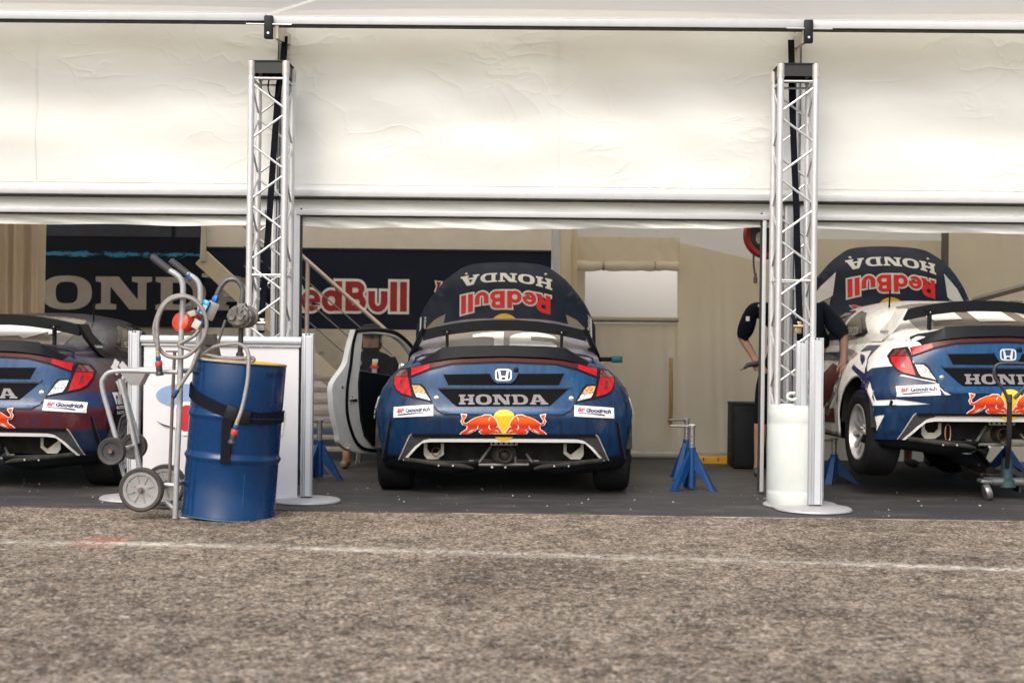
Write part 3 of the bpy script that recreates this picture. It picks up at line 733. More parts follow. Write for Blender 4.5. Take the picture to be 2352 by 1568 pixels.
for dy in (0, .75):
    MB().cyl(at(560, 470, YS + dy), at(888, 760, YS + dy), .022, 10).build('handrail', PINK, st)
    MB().cyl(at(707, 598, YS + dy), at(703, 860, YS + dy), .021, 10).build('rail_post', PINK, st)
    MB().cyl(at(470, 500, YS + dy), at(466, 600, YS + dy), .03, 10).build('rail_post', CRM, st)
for k in range(3):
    MB().cyl(at(560, 520 + 45 * k, YS + .4), at(900, 815 + 45 * k, YS + .4), .008, 6).build('rail_wire', mat('steel_wire', (.16, .16, .17), .4, .6), st)
# slatted steps facing the viewer, under the stairs
ss = thing('folding_steps', 'slatted folding steps behind the open car door', 'steps', (at(760, 1040, 13.6).x, 13.6, 0))
for k in range(7):
    a, b = at(660, 868 + 27 * k, 13.55 - .03 * k), at(900, 870 + 27 * k, 13.55 - .03 * k)
    MB().box(((a.x + b.x) / 2, 13.62 - .03 * k, a.z), (b.x - a.x, .14, .045), bev=.005).build('tread', mat('step_tan', (.30, .26, .21), .6, .2, .2), ss)
for px in (662, 898):
    a = at(px, 950, 13.66); MB().box((a.x, 13.66, .42), (.03, .05, .84)).build('side_frame', DARKGAP, ss)
# white vehicle outside the window
p = at(1450, 680, 18.5)
wv = thing('box_trailer', 'plain white box trailer outside the rolled up tent window', 'trailer', (p.x, 19.5, 0))
MB().box((p.x + .2, 19.7, 1.75), (5.5, 2.2, 2.7), bev=.05).build('box_body', mat('box_white', (.60, .58, .55), .5, 0, .01, 1), wv)
for k in (-1, 1): MB().lathe([(.2, -.1), (.38, -.1), (.4, 0), (.38, .1), (.2, .1)], (p.x + k * 1.2, 19.3, .40), Matrix.Rotation(R(90), 3, 'X'), 20).build('wheel', BLACKST, wv)
# ================================================================== RACE CARS
NE = 3.6
Wt = [(.24, .972), (.33, .984), (.45, .988), (.60, .982), (.70, .957), (.78, .925), (.86, .872), (.93, .800), (1.0, .715), (1.06, .66)]
Lt = [(.24, .50), (.33, .545), (.45, .585), (.54, .605), (.605, .615), (.64, .590), (.70, .575), (.78, .56), (.9, .55), (1.0, .535), (1.06, .525)]
def Wz(z): return interp(Wt, z)
def Lz(z): return interp(Lt, z)
def yb(x, z):
    q = min(abs(x) / Wz(z), .9997); return -Lz(z) * (1 - q ** NE) ** (1 / NE)
def flare(y, z):
    f = 1 - .075 * sstep(.36, .62, y) * (1 - sstep(2.0, 2.3, y)) * (1 - sstep(.80, .98, z))
    return f * (1 - .25 * sstep(3.0, 3.4, y))
def xs(y, z):
    if y < 0:
        c = min(-y / Lz(z), .9999); return Wz(z) * (1 - c ** NE) ** (1 / NE)
    return Wz(z) * flare(y, z)
def rear_surf(x, z): return Vector((x, yb(x, z), z))
KZ = .384 / F
def rear_solve(dx, zy):
    y = -.58
    for _ in range(8):
        k = KZ * (10.95 + y); x = dx * k; z = 1.14 - (zy - 571) * k; y = yb(x, z)
    return (x, z)
def rp(lp): return [rear_solve(a, b) for a, b in lp]
def mir(lp): return [(-a, b) for a, b in reversed(lp)]
def dens(lp, d=18):
    out = []
    for i in range(len(lp)):
        a, b = Vector(lp[i]), Vector(lp[(i + 1) % len(lp)]); n = max(1, int((b - a).length / d))
        out += [tuple(a.lerp(b, k / n)) for k in range(n)]
    return out
ztopT = [(-.6, 1.0), (0, .988), (.5, .965), (2.0, .93), (2.6, .88), (3.3, .72)]
def belt(y): return interp(ztopT, y)
zrT = [(-.534, 1.0), (-.46, 1.035), (-.30, 1.055), (-.12, 1.085), (.10, 1.145), (.35, 1.225), (.60, 1.290), (.85, 1.325), (1.1, 1.335), (1.35, 1.325), (1.6, 1.24), (1.85, 1.10), (2.08, .955)]
MG = 3.0
def roofz(y): return interp(zrT, y)
def top_surf(y, t):
    t = max(-1, min(1, t)); zb = belt(y); xb = xs(y, zb) - .004
    return Vector((t * xb, y, zb + max(.0, roofz(y) - zb) * (1 - abs(t) ** MG) ** (1 / MG)))
def side_glass(sgn):
    def f(y, z):
        zb = belt(y); s = max(0, min(1, (z - zb) / max(.02, roofz(y) - zb))); t = (1 - s ** MG) ** (1 / MG)
        return Vector((sgn * t * (xs(y, zb) - .004), y, z))
    return f
def side_surf(sgn): return lambda y, z: Vector((sgn * xs(y, z), y, z))

def paint(name, a, b, streak=(9, 9, 1.2), rough=.28, bands=None, coat=.6, dirt=.25):
    m = bpy.data.materials.new(name); m.use_nodes = True; nb = NB(m); p = nb.n['Principled BSDF']
    v = nb.coord(streak); n = nb.noise(v, 3.2, 3, .5, .4)
    if bands:
        tc = nb.node('ShaderNodeTexCoord'); sp = nb.node('ShaderNodeSeparateXYZ'); nb.link(tc.outputs['Object'], sp.inputs[0])
        r = nb.node('ShaderNodeValToRGB'); r.color_ramp.interpolation = 'CONSTANT'; e = r.color_ramp.elements
        while len(e) < len(bands): e.new(.5)
        for i, (q, c) in enumerate(bands): e[i].position = q; e[i].color = (*c, 1)
        sl = nb.math('ADD', nb.math('MULTIPLY', sp.outputs[2], .8), nb.math('MULTIPLY', sp.outputs[0], -.02)); nb.link(sl, r.inputs[0]); c = r.outputs[0]
        c = nb.mix(nb.ramp(n, [(.45, (0, 0, 0)), (.6, (.35,) * 3)]), c, b)
    else: c = nb.ramp(n, [(.40, a), (.47, tuple((x + y) / 2 for x, y in zip(a, b))), (.60, b)])
    g = nb.coord(); d = nb.ramp(nb.noise(g, 5, 8, .75), [(.58, (0, 0, 0)), (.80, (dirt,) * 3)])
    c = nb.mix(d, c, (.22, .20, .19))
    scr = nb.ramp(nb.noise(nb.coord((3, 3, 1), rot=(0, .6, 0)), 26, 6, .8, 1.2), [(.70, (0, 0, 0)), (.74, (.5,) * 3)])
    c = nb.mix(scr, c, tuple(min(1, x * 2.2 + .06) for x in a))
    nb.link(c, p.inputs['Base Color']); nb.link(nb.ramp(nb.noise(g, 8, 5), [(.3, (rough * .8,) * 3), (.8, (rough * 1.6,) * 3)]), p.inputs['Roughness'])
    p.inputs['Coat Weight'].default_value = coat * .35; p.inputs['Coat Roughness'].default_value = .08; p.inputs['Specular IOR Level'].default_value = .32; MATS[name] = m; return m
RUB = mat('tyre_rubber', (.010, .010, .011), .8, 0, .3, 30, bump=.3, bs=90, spec=.2)
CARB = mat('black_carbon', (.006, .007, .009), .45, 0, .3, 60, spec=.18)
RECESS = mat('black_mesh', (.004, .004, .005), .7, 0, .3, 90, spec=.1)
GREYCARB = mat('grey_carbon', (.045, .045, .048), .5, 0, .35, 40)
SKID = mat('scuffed_skid', (.024, .022, .019), .8, 0, .5, 12, bump=.4, bs=40, dirt=.6, dirtcol=(.10, .086, .068), spec=.2)
STEEL = mat('subframe_steel', (.16, .155, .14), .5, .4, .35, 14, dirt=.5)
PALESTEEL = mat('pale_bracket', (.46, .45, .40), .5, .2, .25, 14, dirt=.5)
CHROME = mat('chrome', (.75, .76, .78), .16, 1, .03)
LRED = mat('lamp_red', (.42, .005, .006), .15, 0, .25, 30, coat=.15, spec=.3); LDRED = mat('lamp_smoked_red', (.085, .006, .007), .15, 0, .2, 20, coat=1)
LBAR = mat('lamp_bar_red', (.075, .009, .008), .3, 0, .2, 20, coat=.05, spec=.2)
def lens_mat(name, ca, cb):
    m = bpy.data.materials.new(name); m.use_nodes = True; nb = NB(m); p = nb.n['Principled BSDF']
    vo = nb.node('ShaderNodeTexVoronoi'); vo.inputs['Scale'].default_value = 70; nb.link(nb.coord((1, .3, 1)), vo.inputs[0])
    nb.link(nb.ramp(vo.outputs['Color'], [(.15, ca), (.75, cb)]), p.inputs['Base Color']); p.inputs['Roughness'].default_value = .12; p.inputs['Coat Weight'].default_value = 1; MATS[name] = m; return m
LCLR = lens_mat('lamp_clear', (.34, .33, .32), (.84, .82, .80)); LAMB = lens_mat('lamp_amber', (.36, .09, .02), (.85, .42, .12)); LAMBC = lens_mat('lamp_pale_amber', (.40, .24, .16), (.85, .74, .62))
GLASS = mat('car_glass', (.17, .148, .122), .14, 0, .1, 3, spec=.3, ior=1.3)  # beige base stands in for the tent ceiling reflected in the rear window
GLASSD = mat('dark_car_glass', (.035, .036, .038), .06, 0, .1, 3, spec=.9, ior=1.6)
YEL = mat('print_yellow', (.85, .50, .018), .4); BRED = mat('print_bright_red', (.76, .012, .010), .4, 0, .05)
def bull_mat():
    m = bpy.data.materials.new('print_bull'); m.use_nodes = True; nb = NB(m); p = nb.n['Principled BSDF']
    tc = nb.node('ShaderNodeTexCoord'); sp = nb.node('ShaderNodeSeparateXYZ'); nb.link(tc.outputs['Object'], sp.inputs[0])
    f = nb.node('ShaderNodeMapRange'); f.inputs[1].default_value = .46; f.inputs[2].default_value = .61; nb.link(sp.outputs[2], f.inputs[0])
    nb.link(nb.ramp(f.outputs[0], [(0, (.40, .015, .012)), (.25, (.72, .06, .01)), (.42, (.48, .02, .012)), (.58, (.70, .07, .012)), (.80, (.86, .15, .012)), (1, (.55, .03, .012))]), p.inputs['Base Color']); p.inputs['Roughness'].default_value = .4
    return m
BULLM = bull_mat()
BFGW = mat('sticker_white', (.80, .80, .80), .4, 0, .04, dirt=.12); INK = mat('sticker_ink', (.012, .010, .06), .6); INKR = mat('sticker_red', (.42, .02, .02), .5)
HONM = mat('letter_perforated', (.20, .19, .195), .5, 0, .55, 260)
TEAL = mat('teal_duct', (.012, .13, .17), .4)
PWHITE = mat('decal_white', (.76, .75, .72), .45, 0, .05, dirt=.2); PNAVY = mat('decal_navy', (.016, .026, .075), .35, coat=.4)

def wheel_meshes():
    R_ = Matrix.Rotation(R(90), 3, 'Y')          # axis along +X (outer side)
    ty = MB().lathe([(.215, -.115), (.24, -.128), (.300, -.128), (.325, -.108), (.330, -.05), (.331, 0), (.330, .05), (.325, .108), (.300, .128), (.24, .128), (.215, .115), (.205, 0)], M=R_, n=44, close=True).mesh('tyre')
    rim = MB().lathe([(.212, -.11), (.216, .118), (.205, .122), (.198, .105), (.190, .02), (.19, -.10)], M=R_, n=40, close=True)
    for k in range(12):
        g = 2 * math.pi * k / 12 + .1; c, s = math.cos(g), math.sin(g)
        a = Vector((.070, .045 * c, .045 * s)); b = Vector((.096, .202 * c, .202 * s)); tdir = Vector((0, -s, c))
        vs = []
        for p, w_ in ((a, .016), (a.lerp(b, .5), .012), (b, .017)):
            vs += [p - tdir * w_, p + tdir * w_, p + tdir * w_ * .8 - Vector((.035, 0, 0)), p - tdir * w_ * .8 - Vector((.035, 0, 0))]
        fs = []
        for i in (0, 1):
            for q in range(4): fs.append((i * 4 + q, i * 4 + (q + 1) % 4, i * 4 + 4 + (q + 1) % 4, i * 4 + 4 + q))
        rim.add(vs, fs)
    rim.lathe([(.0, .082), (.03, .082), (.032, .07), (.068, .066), (.072, .02), (0.0, .02)], M=R_, n=20)
    for k in range(5):
        g = 2 * math.pi * k / 5; rim.lathe([(.0, .085), (.010, .085), (.012, .06)], (0, .05 * math.cos(g), .05 * math.sin(g)), R_, 8)
    rim = rim.mesh('rim')
    disc = MB().lathe([(.06, .0), (.165, .0), (.165, -.03), (.06, -.03)], M=R_, n=30, close=True).mesh('disc')
    return ty, rim, disc
TY, RIM, DISC = wheel_meshes()
RIMM = mat('rim_silver', (.55, .55, .56), .35, .6, .1, 20); RIMB = mat('rim_dark', (.03, .03, .032), .5, .3)
DISCM = mat('brake_steel', (.22, .21, .2), .45, .8)
for me, m in ((TY, RUB), (DISC, DISCM)): me.materials.append(m); me.polygons.foreach_set('use_smooth', [True] * len(me.polygons)); me.set_sharp_from_angle(angle=R(40))
RIM.polygons.foreach_set('use_smooth', [True] * len(RIM.polygons)); RIM.set_sharp_from_angle(angle=R(40))

def make_car(cfg):
    car = thing('rally_car', cfg['label'], 'car', cfg['loc'], cfg['group'], (0, cfg.get('roll', 0), cfg['rot'])); car['localspace'] = 1
    B = lambda mb, name, m, par=None, **k: mb.build(name, m, par or car, **k)
    def patch(name, loops, m, off=.003, rim=None, par=None, step=.03, px=True, surf=rear_surf, ctr=Vector((0, 1.0, .55))):
        lps = [rp(lp) if px else lp for lp in loops]
        return B(sheet(fill2d([clean(l) for l in lps]), surf, off, step, rim, ctr), name, m, par)
    body, boot, pil = cfg['body'], cfg['boot'], cfg['pillar']
    # ---- lower body shell
    cols = [('q', q) for q in (0, .1, .2, .3, .4, .5, .55, .6, .64, .68, .72, .76, .80, .84, .88, .92, .95)] + [('c', c) for c in (.72, .68, .64, .625, .60, .55, .5, .42, .34, .26, .18, .1, .04)] + [('y', y) for y in (.0, .06, .12, .18, .24, .30, .34, .362, .37, .42, .5, .62, .8, 1.1, 1.5, 1.9, 2.2, 2.28, 2.30, 2.34, 2.4, 2.5, 2.65, 2.8, 2.9, 2.96, 3.0, 3.05, 3.2, 3.35)]
    def cpos(c, z):
        k, v = c
        if k == 'q': return Vector((v * Wz(z), -Lz(z) * (1 - v ** NE) ** (1 / NE), z))
        if k == 'c': return Vector((Wz(z) * (1 - v ** NE) ** (1 / NE), -v * Lz(z), z))
        return Vector((xs(v, z), v, z))
    def zlow(c):
        p = cpos(c, .36); x, y = p.x, p.y; z = .275
        if y < -.3 and x < .72: z = max(z, interp([(0, .418), (.585, .410), (.60, .40), (.712, .285)], x))
        for yc in (0, 2.65):
            if abs(y - yc) < .368 and x > .6: z = max(z, .345 + math.sqrt(max(0, .368 ** 2 - (y - yc) ** 2)))
        return z if y < .4 else max(z, .24) if z > .3 else .22
    NR = 20; sh = MB()
    for sg in (1, -1):
        base = len(sh.v)
        for c in cols:
            a = zlow(c); t_ = belt(cpos(c, .95).y)
            for r in range(NR + 1):
                p = cpos(c, a + (t_ - a) * r / NR); sh.v.append(Vector((p.x * sg, p.y, p.z)))
        for i in range(len(cols) - 1):
            for r in range(NR):
                a = base + i * (NR + 1) + r; sh.f.append((a, a + 1, a + NR + 2, a + NR + 1) if sg > 0 else (a, a + NR + 1, a + NR + 2, a + 1))
    o = B(sh, 'body_shell', body); md = o.modifiers.new('s', 'SOLIDIFY'); md.thickness = .014; md.offset = -1
    # ---- greenhouse
    ys = [-.533, -.525, -.5, -.46, -.4, -.3, -.2, -.12, 0, .1, .22, .35, .48, .6, .72, .85, 1.0, 1.1, 1.22, 1.35, 1.48, 1.6, 1.72, 1.85, 1.95, 2.08]
    ts = [math.sin(R(a)) for a in range(-90, 91, 6)]
    g = MB()
    for y in ys:
        for t in ts: g.v.append(top_surf(y, t))
    n = len(ts)
    for i in range(len(ys) - 1):
        for j in range(n - 1): a = i * n + j; g.f.append((a, a + 1, a + n + 1, a + n))
    B(g, 'roof_and_pillars', pil)
    ctr = Vector((0, .8, .5))
    gl = patch('rear_window', [dens([(-.13, -.70), (.60, -.60), (.66, -.3), (.67, 0), (.66, .3), (.60, .60), (-.13, .70)], .08)], GLASS, .004, 0, px=False, surf=top_surf, ctr=ctr)
    patch('windscreen', [dens([(1.42, -.80), (2.0, -.86), (2.0, .86), (1.42, .80)], .1)], GLASSD, .004, px=False, surf=top_surf, ctr=ctr)
    for sg in (1, -1):
        q = patch('quarter_window', [dens([(.40, 1.055), (.46, 1.03), (1.00, .985), (.98, 1.10), (.90, 1.235), (.74, 1.215), (.52, 1.12)], .05)], GLASSD, .005, 0, px=False, surf=side_glass(sg), ctr=ctr)
        patch('clear_pane', [dens([(.52, 1.055), (.94, 1.015), (.92, 1.10), (.85, 1.205), (.74, 1.18), (.58, 1.11)], .05)], GLASS, .007, px=False, surf=side_glass(sg), ctr=ctr, par=q)
        bt = warp(text2d(cfg.get('driver', 'S.ERIKSSON'), .2), quad_map([(.66, 1.045), (.66, 1.09), (.90, 1.09), (.90, 1.045)]) if 0 else (lambda a, b: ((.62 + .27 * a) if sg > 0 else (.89 - .27 * a), 1.035 + .065 * b)))
        B(sheet(bt, side_glass(sg), .009, .06, None, ctr), 'driver_name', PWHITE, q)
        if not (cfg.get('door') and sg < 0):
            patch('door_window', [dens([(1.06, 1.0), (1.78, .985), (1.72, 1.08), (1.45, 1.235), (1.10, 1.245), (1.04, 1.235)], .06)], GLASSD, .005, 0, px=False, surf=side_glass(sg), ctr=ctr)
    # window number
    if cfg['number'] == '16':
        one = [(-190, 535), (-135, 527), (-60, 521), (-5, 519), (-5, 640), (-62, 640), (-62, 562), (-75, 552), (-130, 549), (-190, 552)]
        def roofpt(dx, zy):
            y = .2
            for _ in range(14):
                k = KZ * (10.95 + y); z = 1.14 - (zy - 571) * k
                lo, hi = -.5, .9
                for _ in range(18):
                    mid = (lo + hi) / 2
                    if roofz(mid) < z: lo = mid
                    else: hi = mid
                y = lo
            return (y, dx * KZ * (10.95 + y) / (xs(y, belt(y)) - .004))
        six = clean(arc(170, 555, 140, 34, 15, -180, 12) + [(30, 640), (310, 640), (312, 590), (280, 575), (160, 572), (158, 548), (200, 546), (308, 552)])
        for lp in (one, six): patch('number', [dens([roofpt(a, b) for a, b in lp], .05)], PWHITE, .008, px=False, surf=top_surf, ctr=ctr, par=gl)
    else:
        for lp in cfg['number']: patch('number', [dens(lp, .06)], PWHITE, .008, px=False, surf=top_surf, ctr=ctr, par=gl)
    # ---- boot lid, lamp bar, recesses
    bl = [(0, 700), (310, 712), (440, 745), (553, 790), (548, 832), (495, 838), (440, 925), (395, 985), (355, 1006), (0, 1010)]
    lid = patch('boot_lid', [dens(bl + mir(bl)[1:-1])], boot, .006, -.004)
    patch('lid_black_strip', [dens([(0, 686), (310, 699), (440, 730), (553, 775), (553, 792), (440, 748), (310, 715), (0, 703)] + mir([(0, 686), (310, 699), (440, 730), (553, 775), (553, 792), (440, 748), (310, 715), (0, 703)])[1:-1])] if 0 else [dens([(-310, 699), (0, 686), (310, 699), (440, 730), (553, 775), (553, 792), (440, 748), (310, 715), (0, 703), (-310, 715), (-440, 748), (-553, 792), (-553, 775), (-440, 730)])], CARB, .008, 0)  # black strip between the lamp bar and the blue lid
    patch('lamp_bar', [dens([(-553, 738), (-440, 706), (-310, 682), (0, 668), (310, 682), (440, 706), (553, 738), (553, 783), (440, 735), (310, 704), (0, 690), (-310, 704), (-440, 735), (-553, 783)])], LBAR, .012, 0)
    for s in (lambda l: l, mir):
        patch('bar_lamp', [dens(s([(440, 712), (548, 742), (548, 782), (440, 737)]))], LDRED if 0 else LRED, .0155, .009)
        lamp = patch('tail_lamp', [dens(s([(658, 786), (618, 742), (560, 730), (553, 790), (555, 826), (490, 828), (468, 850), (424, 936), (540, 914), (612, 893), (645, 868), (660, 823)]))], CARB, .008, 0)
        patch('red_lens', [dens(s([(648, 792), (570, 790), (547, 902), (607, 886), (636, 864), (651, 823)]))], LRED, .014, .006, lamp)
        patch('smoked_lens', [dens(s([(648, 788), (613, 752), (572, 746), (570, 787)]))], LDRED, .013, .006, lamp)
        patch('lens_core', [dens(s([(614, 806), (600, 806), (596, 857), (614, 850)]))], LDRED, .0155, .012, lamp)
        patch('amber_lens', [dens(s([(545, 836), (500, 838), (480, 856), (464, 884), (532, 880)]))], cfg.get('amber', LAMB), .014, .006, lamp)
        patch('clear_lens', [dens(s([(532, 882), (464, 886), (436, 928), (518, 907)]))], LCLR, .014, .006, lamp)
        # bonnet-style pin
        x, z = rear_solve(*s([(403, 912)])[0]); y = yb(x, z)
        pin = B(MB().lathe([(.0, .018), (.006, .018), (.007, .008), (.019, .006), (.021, 0)], (x, y - .004, z), Matrix.Rotation(R(90), 3, 'X'), 16), 'lid_pin', CHROME)
        B(MB().tube([(x, y - .012, z - .02), (x + .012, y - .015, z - .05), (x - .004, y - .014, z - .085), (x - .02, y - .014, z - .06)], .0015, 5), 'pin_lanyard', STEEL, pin)
        # sponsor sticker
        stq = s([(421, 951), (654, 967), (657, 1028), (421, 1016)]); st_ = patch('sponsor_sticker', [dens(stq)], BFGW, .009, .004)
        if s is mir: q = [(-649, 1024), (-424, 1012), (-424, 958), (-649, 972)]
        else: q = [(424, 1012), (651, 1024), (649, 972), (424, 956)]
        f = quad_map([rear_solve(*p) for p in q])
        for txt, a0, a1, b0, b1, m in (('BF', .07, .27, .36, .82, INKR), ('Goodrich', .29, .94, .36, .86, INK)):
            bmx = warp(text2d(txt, .22, .035), lambda a, b: f(a0 + (a1 - a0) * a, b0 + (b1 - b0) * b)); B(sheet(bmx, rear_surf, .0135, .03), 'lettering', m, st_)
        B(sheet(warp(fill2d([[(0, 0), (1, 0), (1, 1), (0, 1)]]), lambda a, b: f(.09 + .68 * a, .20 + .06 * b)), rear_surf, .0135, .03), 'underline', INK, st_)
        # wheel-maker badge near the corner
        mcol = cfg.get('badge', PWHITE)
        sgn = -1 if s is mir else 1
        y1, y0 = -.30, -.165
        def SF(a, b): return ((y1 + (y0 - y1) * a) if sgn > 0 else (y0 + (y1 - y0) * a), .555 + .165 * b)
        SS = side_surf(sgn)
        for lp in ([(.05, 1), (.62, 1), (.62, .48), (.50, .42), (.50, .86), (.30, .86), (.22, .45), (.12, .45)], [(.30, .60), (.40, .74), (.48, .62), (.46, .46), (.36, .44)], [(.68, 1), (.74, 1), (.72, .46), (.66, .46)], [(.78, 1), (.84, 1), (.82, .46), (.76, .46)], [(.88, 1), (.94, 1), (.92, .46), (.86, .46)]):
            B(sheet(fill2d([[SF(a, b) for a, b in lp]]), SS, .006, .05), 'badge', mcol)
        for k, txt in enumerate(('MOTEGI', 'RACING')):
            B(sheet(warp(text2d(txt, .2, .03), lambda a, b: SF(.05 + .95 * a, .24 - .22 * k + .15 * b)), SS, .006, .05), 'badge_lettering', mcol)
        # side slot in the bumper corner and its bright edge
        patch('bumper_slot', [dens(s([(672, 1056), (682, 1046), (722, 1272), (702, 1273)]))], CARB, .004, None)
        patch('slot_edge', [dens(s([(682, 1046), (685, 1047), (727, 1272), (722, 1272)]))], cfg.get('edge', GREYCARB), .005, None)
        # bumper frame, white stripe
        fr = [(0, 1139), (470, 1139), (505, 1160), (592, 1279), (622, 1279), (556, 1132), (540, 1124), (0, 1124)] if 0 else [(470, 1126), (548, 1126), (560, 1136), (622, 1279), (592, 1279), (508, 1178), (486, 1160), (440, 1146)]
        patch('diffuser_frame', [dens(s(fr))], GREYCARB, .004, -.002)
        patch('frame_edge', [dens(s([(548, 1122), (556, 1126), (566, 1136), (630, 1278), (624, 1279), (560, 1138), (548, 1128)]))], PALESTEEL if cfg.get('edgeline', 1) else CARB, .007, 0)
        patch('white_stripe', [dens(s([(0, 1152), (440, 1154), (480, 1163), (532, 1201), (602, 1281), (585, 1281), (520, 1210), (487, 1179), (440, 1172), (0, 1171)]), 14)], PWHITE if 1 else 0, .008, -.004)
        # tow bracket
        c0 = [(478, 1182), (478, 1250), (458, 1274), (400, 1274), (358, 1240), (358, 1182), (376, 1182), (376, 1230), (400, 1248), (460, 1200), (460, 1182)] if s is not mir else [(-478, 1182), (-478, 1250), (-458, 1276), (-395, 1276), (-358, 1248), (-358, 1182), (-376, 1182), (-376, 1215), (-400, 1240), (-440, 1240), (-458, 1215), (-458, 1182)]
        k = KZ * 10.52
        B(MB().prism([(a * k, 1.14 - (b - 571) * k) for a, b in c0], lambda a, b, d: (a, -.43 + d, b), .012), 'tow_bracket', PALESTEEL)
        # skid flap and strip under the corner
        sx = -1 if s is mir else 1
        def fl(u, v):
            x = .985 - .80 * u; zt = .285 - .030 * u; zb = interp([(0, .225), (.12, .205), (.4, .180), (.7, .150), (.8, .155), (1, .19)], u)
            x = min(x, .962); return (sx * x, yb(x, .28) + .012 + .06 * (1 - v), zb + (zt - zb) * v)
        B(MB().grid(fl, 22, 3), 'skid_flap', CARB, solid=.008)
        def fs_(u, v):
            x = .73 - .51 * u; return (sx * x, -.545 + .012 * math.sin(u * 9), .262 - .058 * u + (.032 - .018 * max(0, u - .9) * 10) * (v - .1))
        B(MB().grid(fs_, 16, 2), 'skid_strip', SKID, solid=.006)
    for q in (-.475, -.37, .37, .475):
        B(MB().cyl((q, -.56, .232), (q, -.548, .232), .007, 8), 'rivet', PALESTEEL)
    patch('upper_grille', [dens([(-362, 771), (-85, 765), (85, 765), (360, 763), (328, 832), (-332, 834)])], RECESS, .009, .004, lid)
    patch('lid_ledge', [dens([(-400, 838), (400, 836), (392, 850), (-392, 852)])], boot, .022, .004, lid)
    em = patch('emblem_boss', [clean([(-88, 758), (88, 758), (74, 790)] + arc(0, 790, 66, 34, 0, 180, 8)[0:0] + [(60, 808), (40, 822), (-40, 822), (-60, 808), (-74, 790)])], boot, .020, .004, lid)
    ro = sq(-3, 773, 50, 35, 4.2, 28); ri = sq(-3, 773, 41, 28, 4.0, 28)
    patch('badge_field', [ro], mat('badge_field', (.03, .028, .06), .3), .0215, None, em)
    patch('badge_ring', [ro, ri], CHROME, .026, .020, em)
    patch('badge_letter', [[(-34, 746), (-24, 746), (-16, 778), (10, 778), (18, 746), (28, 746), (22, 800), (10, 800), (6, 786), (-12, 786), (-16, 800), (-28, 800)]], CHROME, .026, .020, em)
    patch('lower_grille', [dens([(-395, 858), (385, 856), (300, 935), (276, 957), (-280, 963), (-310, 940)])], RECESS, .009, .004, lid)
    f = quad_map([rear_solve(*p) for p in ((-268, 951), (266, 949), (252, 889), (-268, 891))])
    for gl_ in sw: B(sheet(fill2d([[f(a, b) for a, b in lp] for lp in gl_]), rear_surf, .0125, .08), 'letter', HONM, lid)
    patch('lid_seam', [dens([(-440, 925), (-395, 987), (-355, 1009), (355, 1007), (395, 985), (440, 923), (445, 926), (398, 991), (357, 1013), (-357, 1015), (-398, 993), (-445, 928)], 30)], CARB, .0035)
    x, z = rear_solve(72, 742); B(MB().box((x, yb(x, z) - .012, z), (.036, .02, .036), bev=.006), 'camera_pod', CARB)
    # charging bulls over a yellow disc
    patch('sun_disc', [[p for p in arc(2, 1072, 82, 90, 0, 350, 36)]], YEL, .011)
    for fl_ in (0, 1):
        def BF(a, b): return rear_solve(-262 + 256 * a if not fl_ else 258 - 250 * a, 1124 - 113 * b)
        patch('bull_border', [[BF(a, b) for a, b in offset2d(BULL, .022)]], PWHITE, .0135, px=False)
        bu = patch('bull', [[BF(a, b) for a, b in BULL]], BULLM, .0155, px=False)
        for ln in ([(.70, .93), (.72, .93), (.70, .80), (.68, .70), (.67, .80)], [(.68, .48), (.70, .50), (.69, .36), (.73, .28), (.70, .26), (.66, .36)], [(.42, .46), (.44, .44), (.42, .32), (.36, .24), (.40, .34)], [(.84, .40), (.88, .46), (.90, .36), (.87, .40)], [(.80, .20), (.86, .24), (.92, .14), (.90, .12), (.86, .20)], [(.22, .16), (.30, .26), (.34, .28), (.28, .16), (.18, .09)]):
            B(sheet(fill2d([[BF(a, b) for a, b in ln]]), rear_surf, .0175, .03), 'bull_line', PWHITE, bu)
    patch('bumper_groove', [dens([(-548, 1124), (548, 1122), (540, 1136), (-540, 1138)])], CARB, .0165, .002)
    for lp in cfg.get('shards', []): patch('livery_shard', [dens(lp)], cfg['shardm'], .0055, None)
    # ---- rear running gear in the opening
    blk = MB().box((0, 1.0, .56), (1.36, 2.6, .60)); B(blk, 'floor_pan', mat('underbody_black', (.006, .006, .007), .8), smooth=False)
    kk = KZ * 10.5; q = lambda dx, zy, y: (dx * kk, y, 1.14 - (zy - 571) * kk)
    gear = MB(); gear.cyl(q(-182, 1310, -.44), q(192, 1307, -.44), .012, 10); B(gear, 'cross_tube', STEEL)
    B(MB().cyl(q(-75, 1200, -.40), q(-148, 1296, -.44), .011, 8), 'brace_tube', STEEL); B(MB().cyl(q(137, 1246, -.40), q(172, 1296, -.44), .011, 8), 'brace_tube', STEEL)
    B(MB().cyl(q(70, 1262, -.40), q(70, 1305, -.43), .010, 8), 'brace_tube', STEEL)
    B(MB().lathe([(.050, 0), (.053, .03), (.053, .25), (.044, .25), (.044, .03), (.048, 0)], q(6, 1250, -.50), Matrix.Rotation(R(-90), 3, 'X'), 24, close=True), 'exhaust_pipe', mat('burnt_steel', (.12, .085, .06), .5, .6, .4))
    pl = MB().box(q(2, 1180, -.46), (.20, .008, .026)); B(pl, 'perforated_plate', PALESTEEL)
    for h in range(5): B(MB().cyl(Vector(q(-62 + h * 31, 1180, -.468)), Vector(q(-62 + h * 31, 1180, -.464)), .009, 10), 'plate_hole', RECESS)
    B(MB().ball(q(0, 1255, -.25), (.11, .12, .09), 14), 'differential', STEEL)
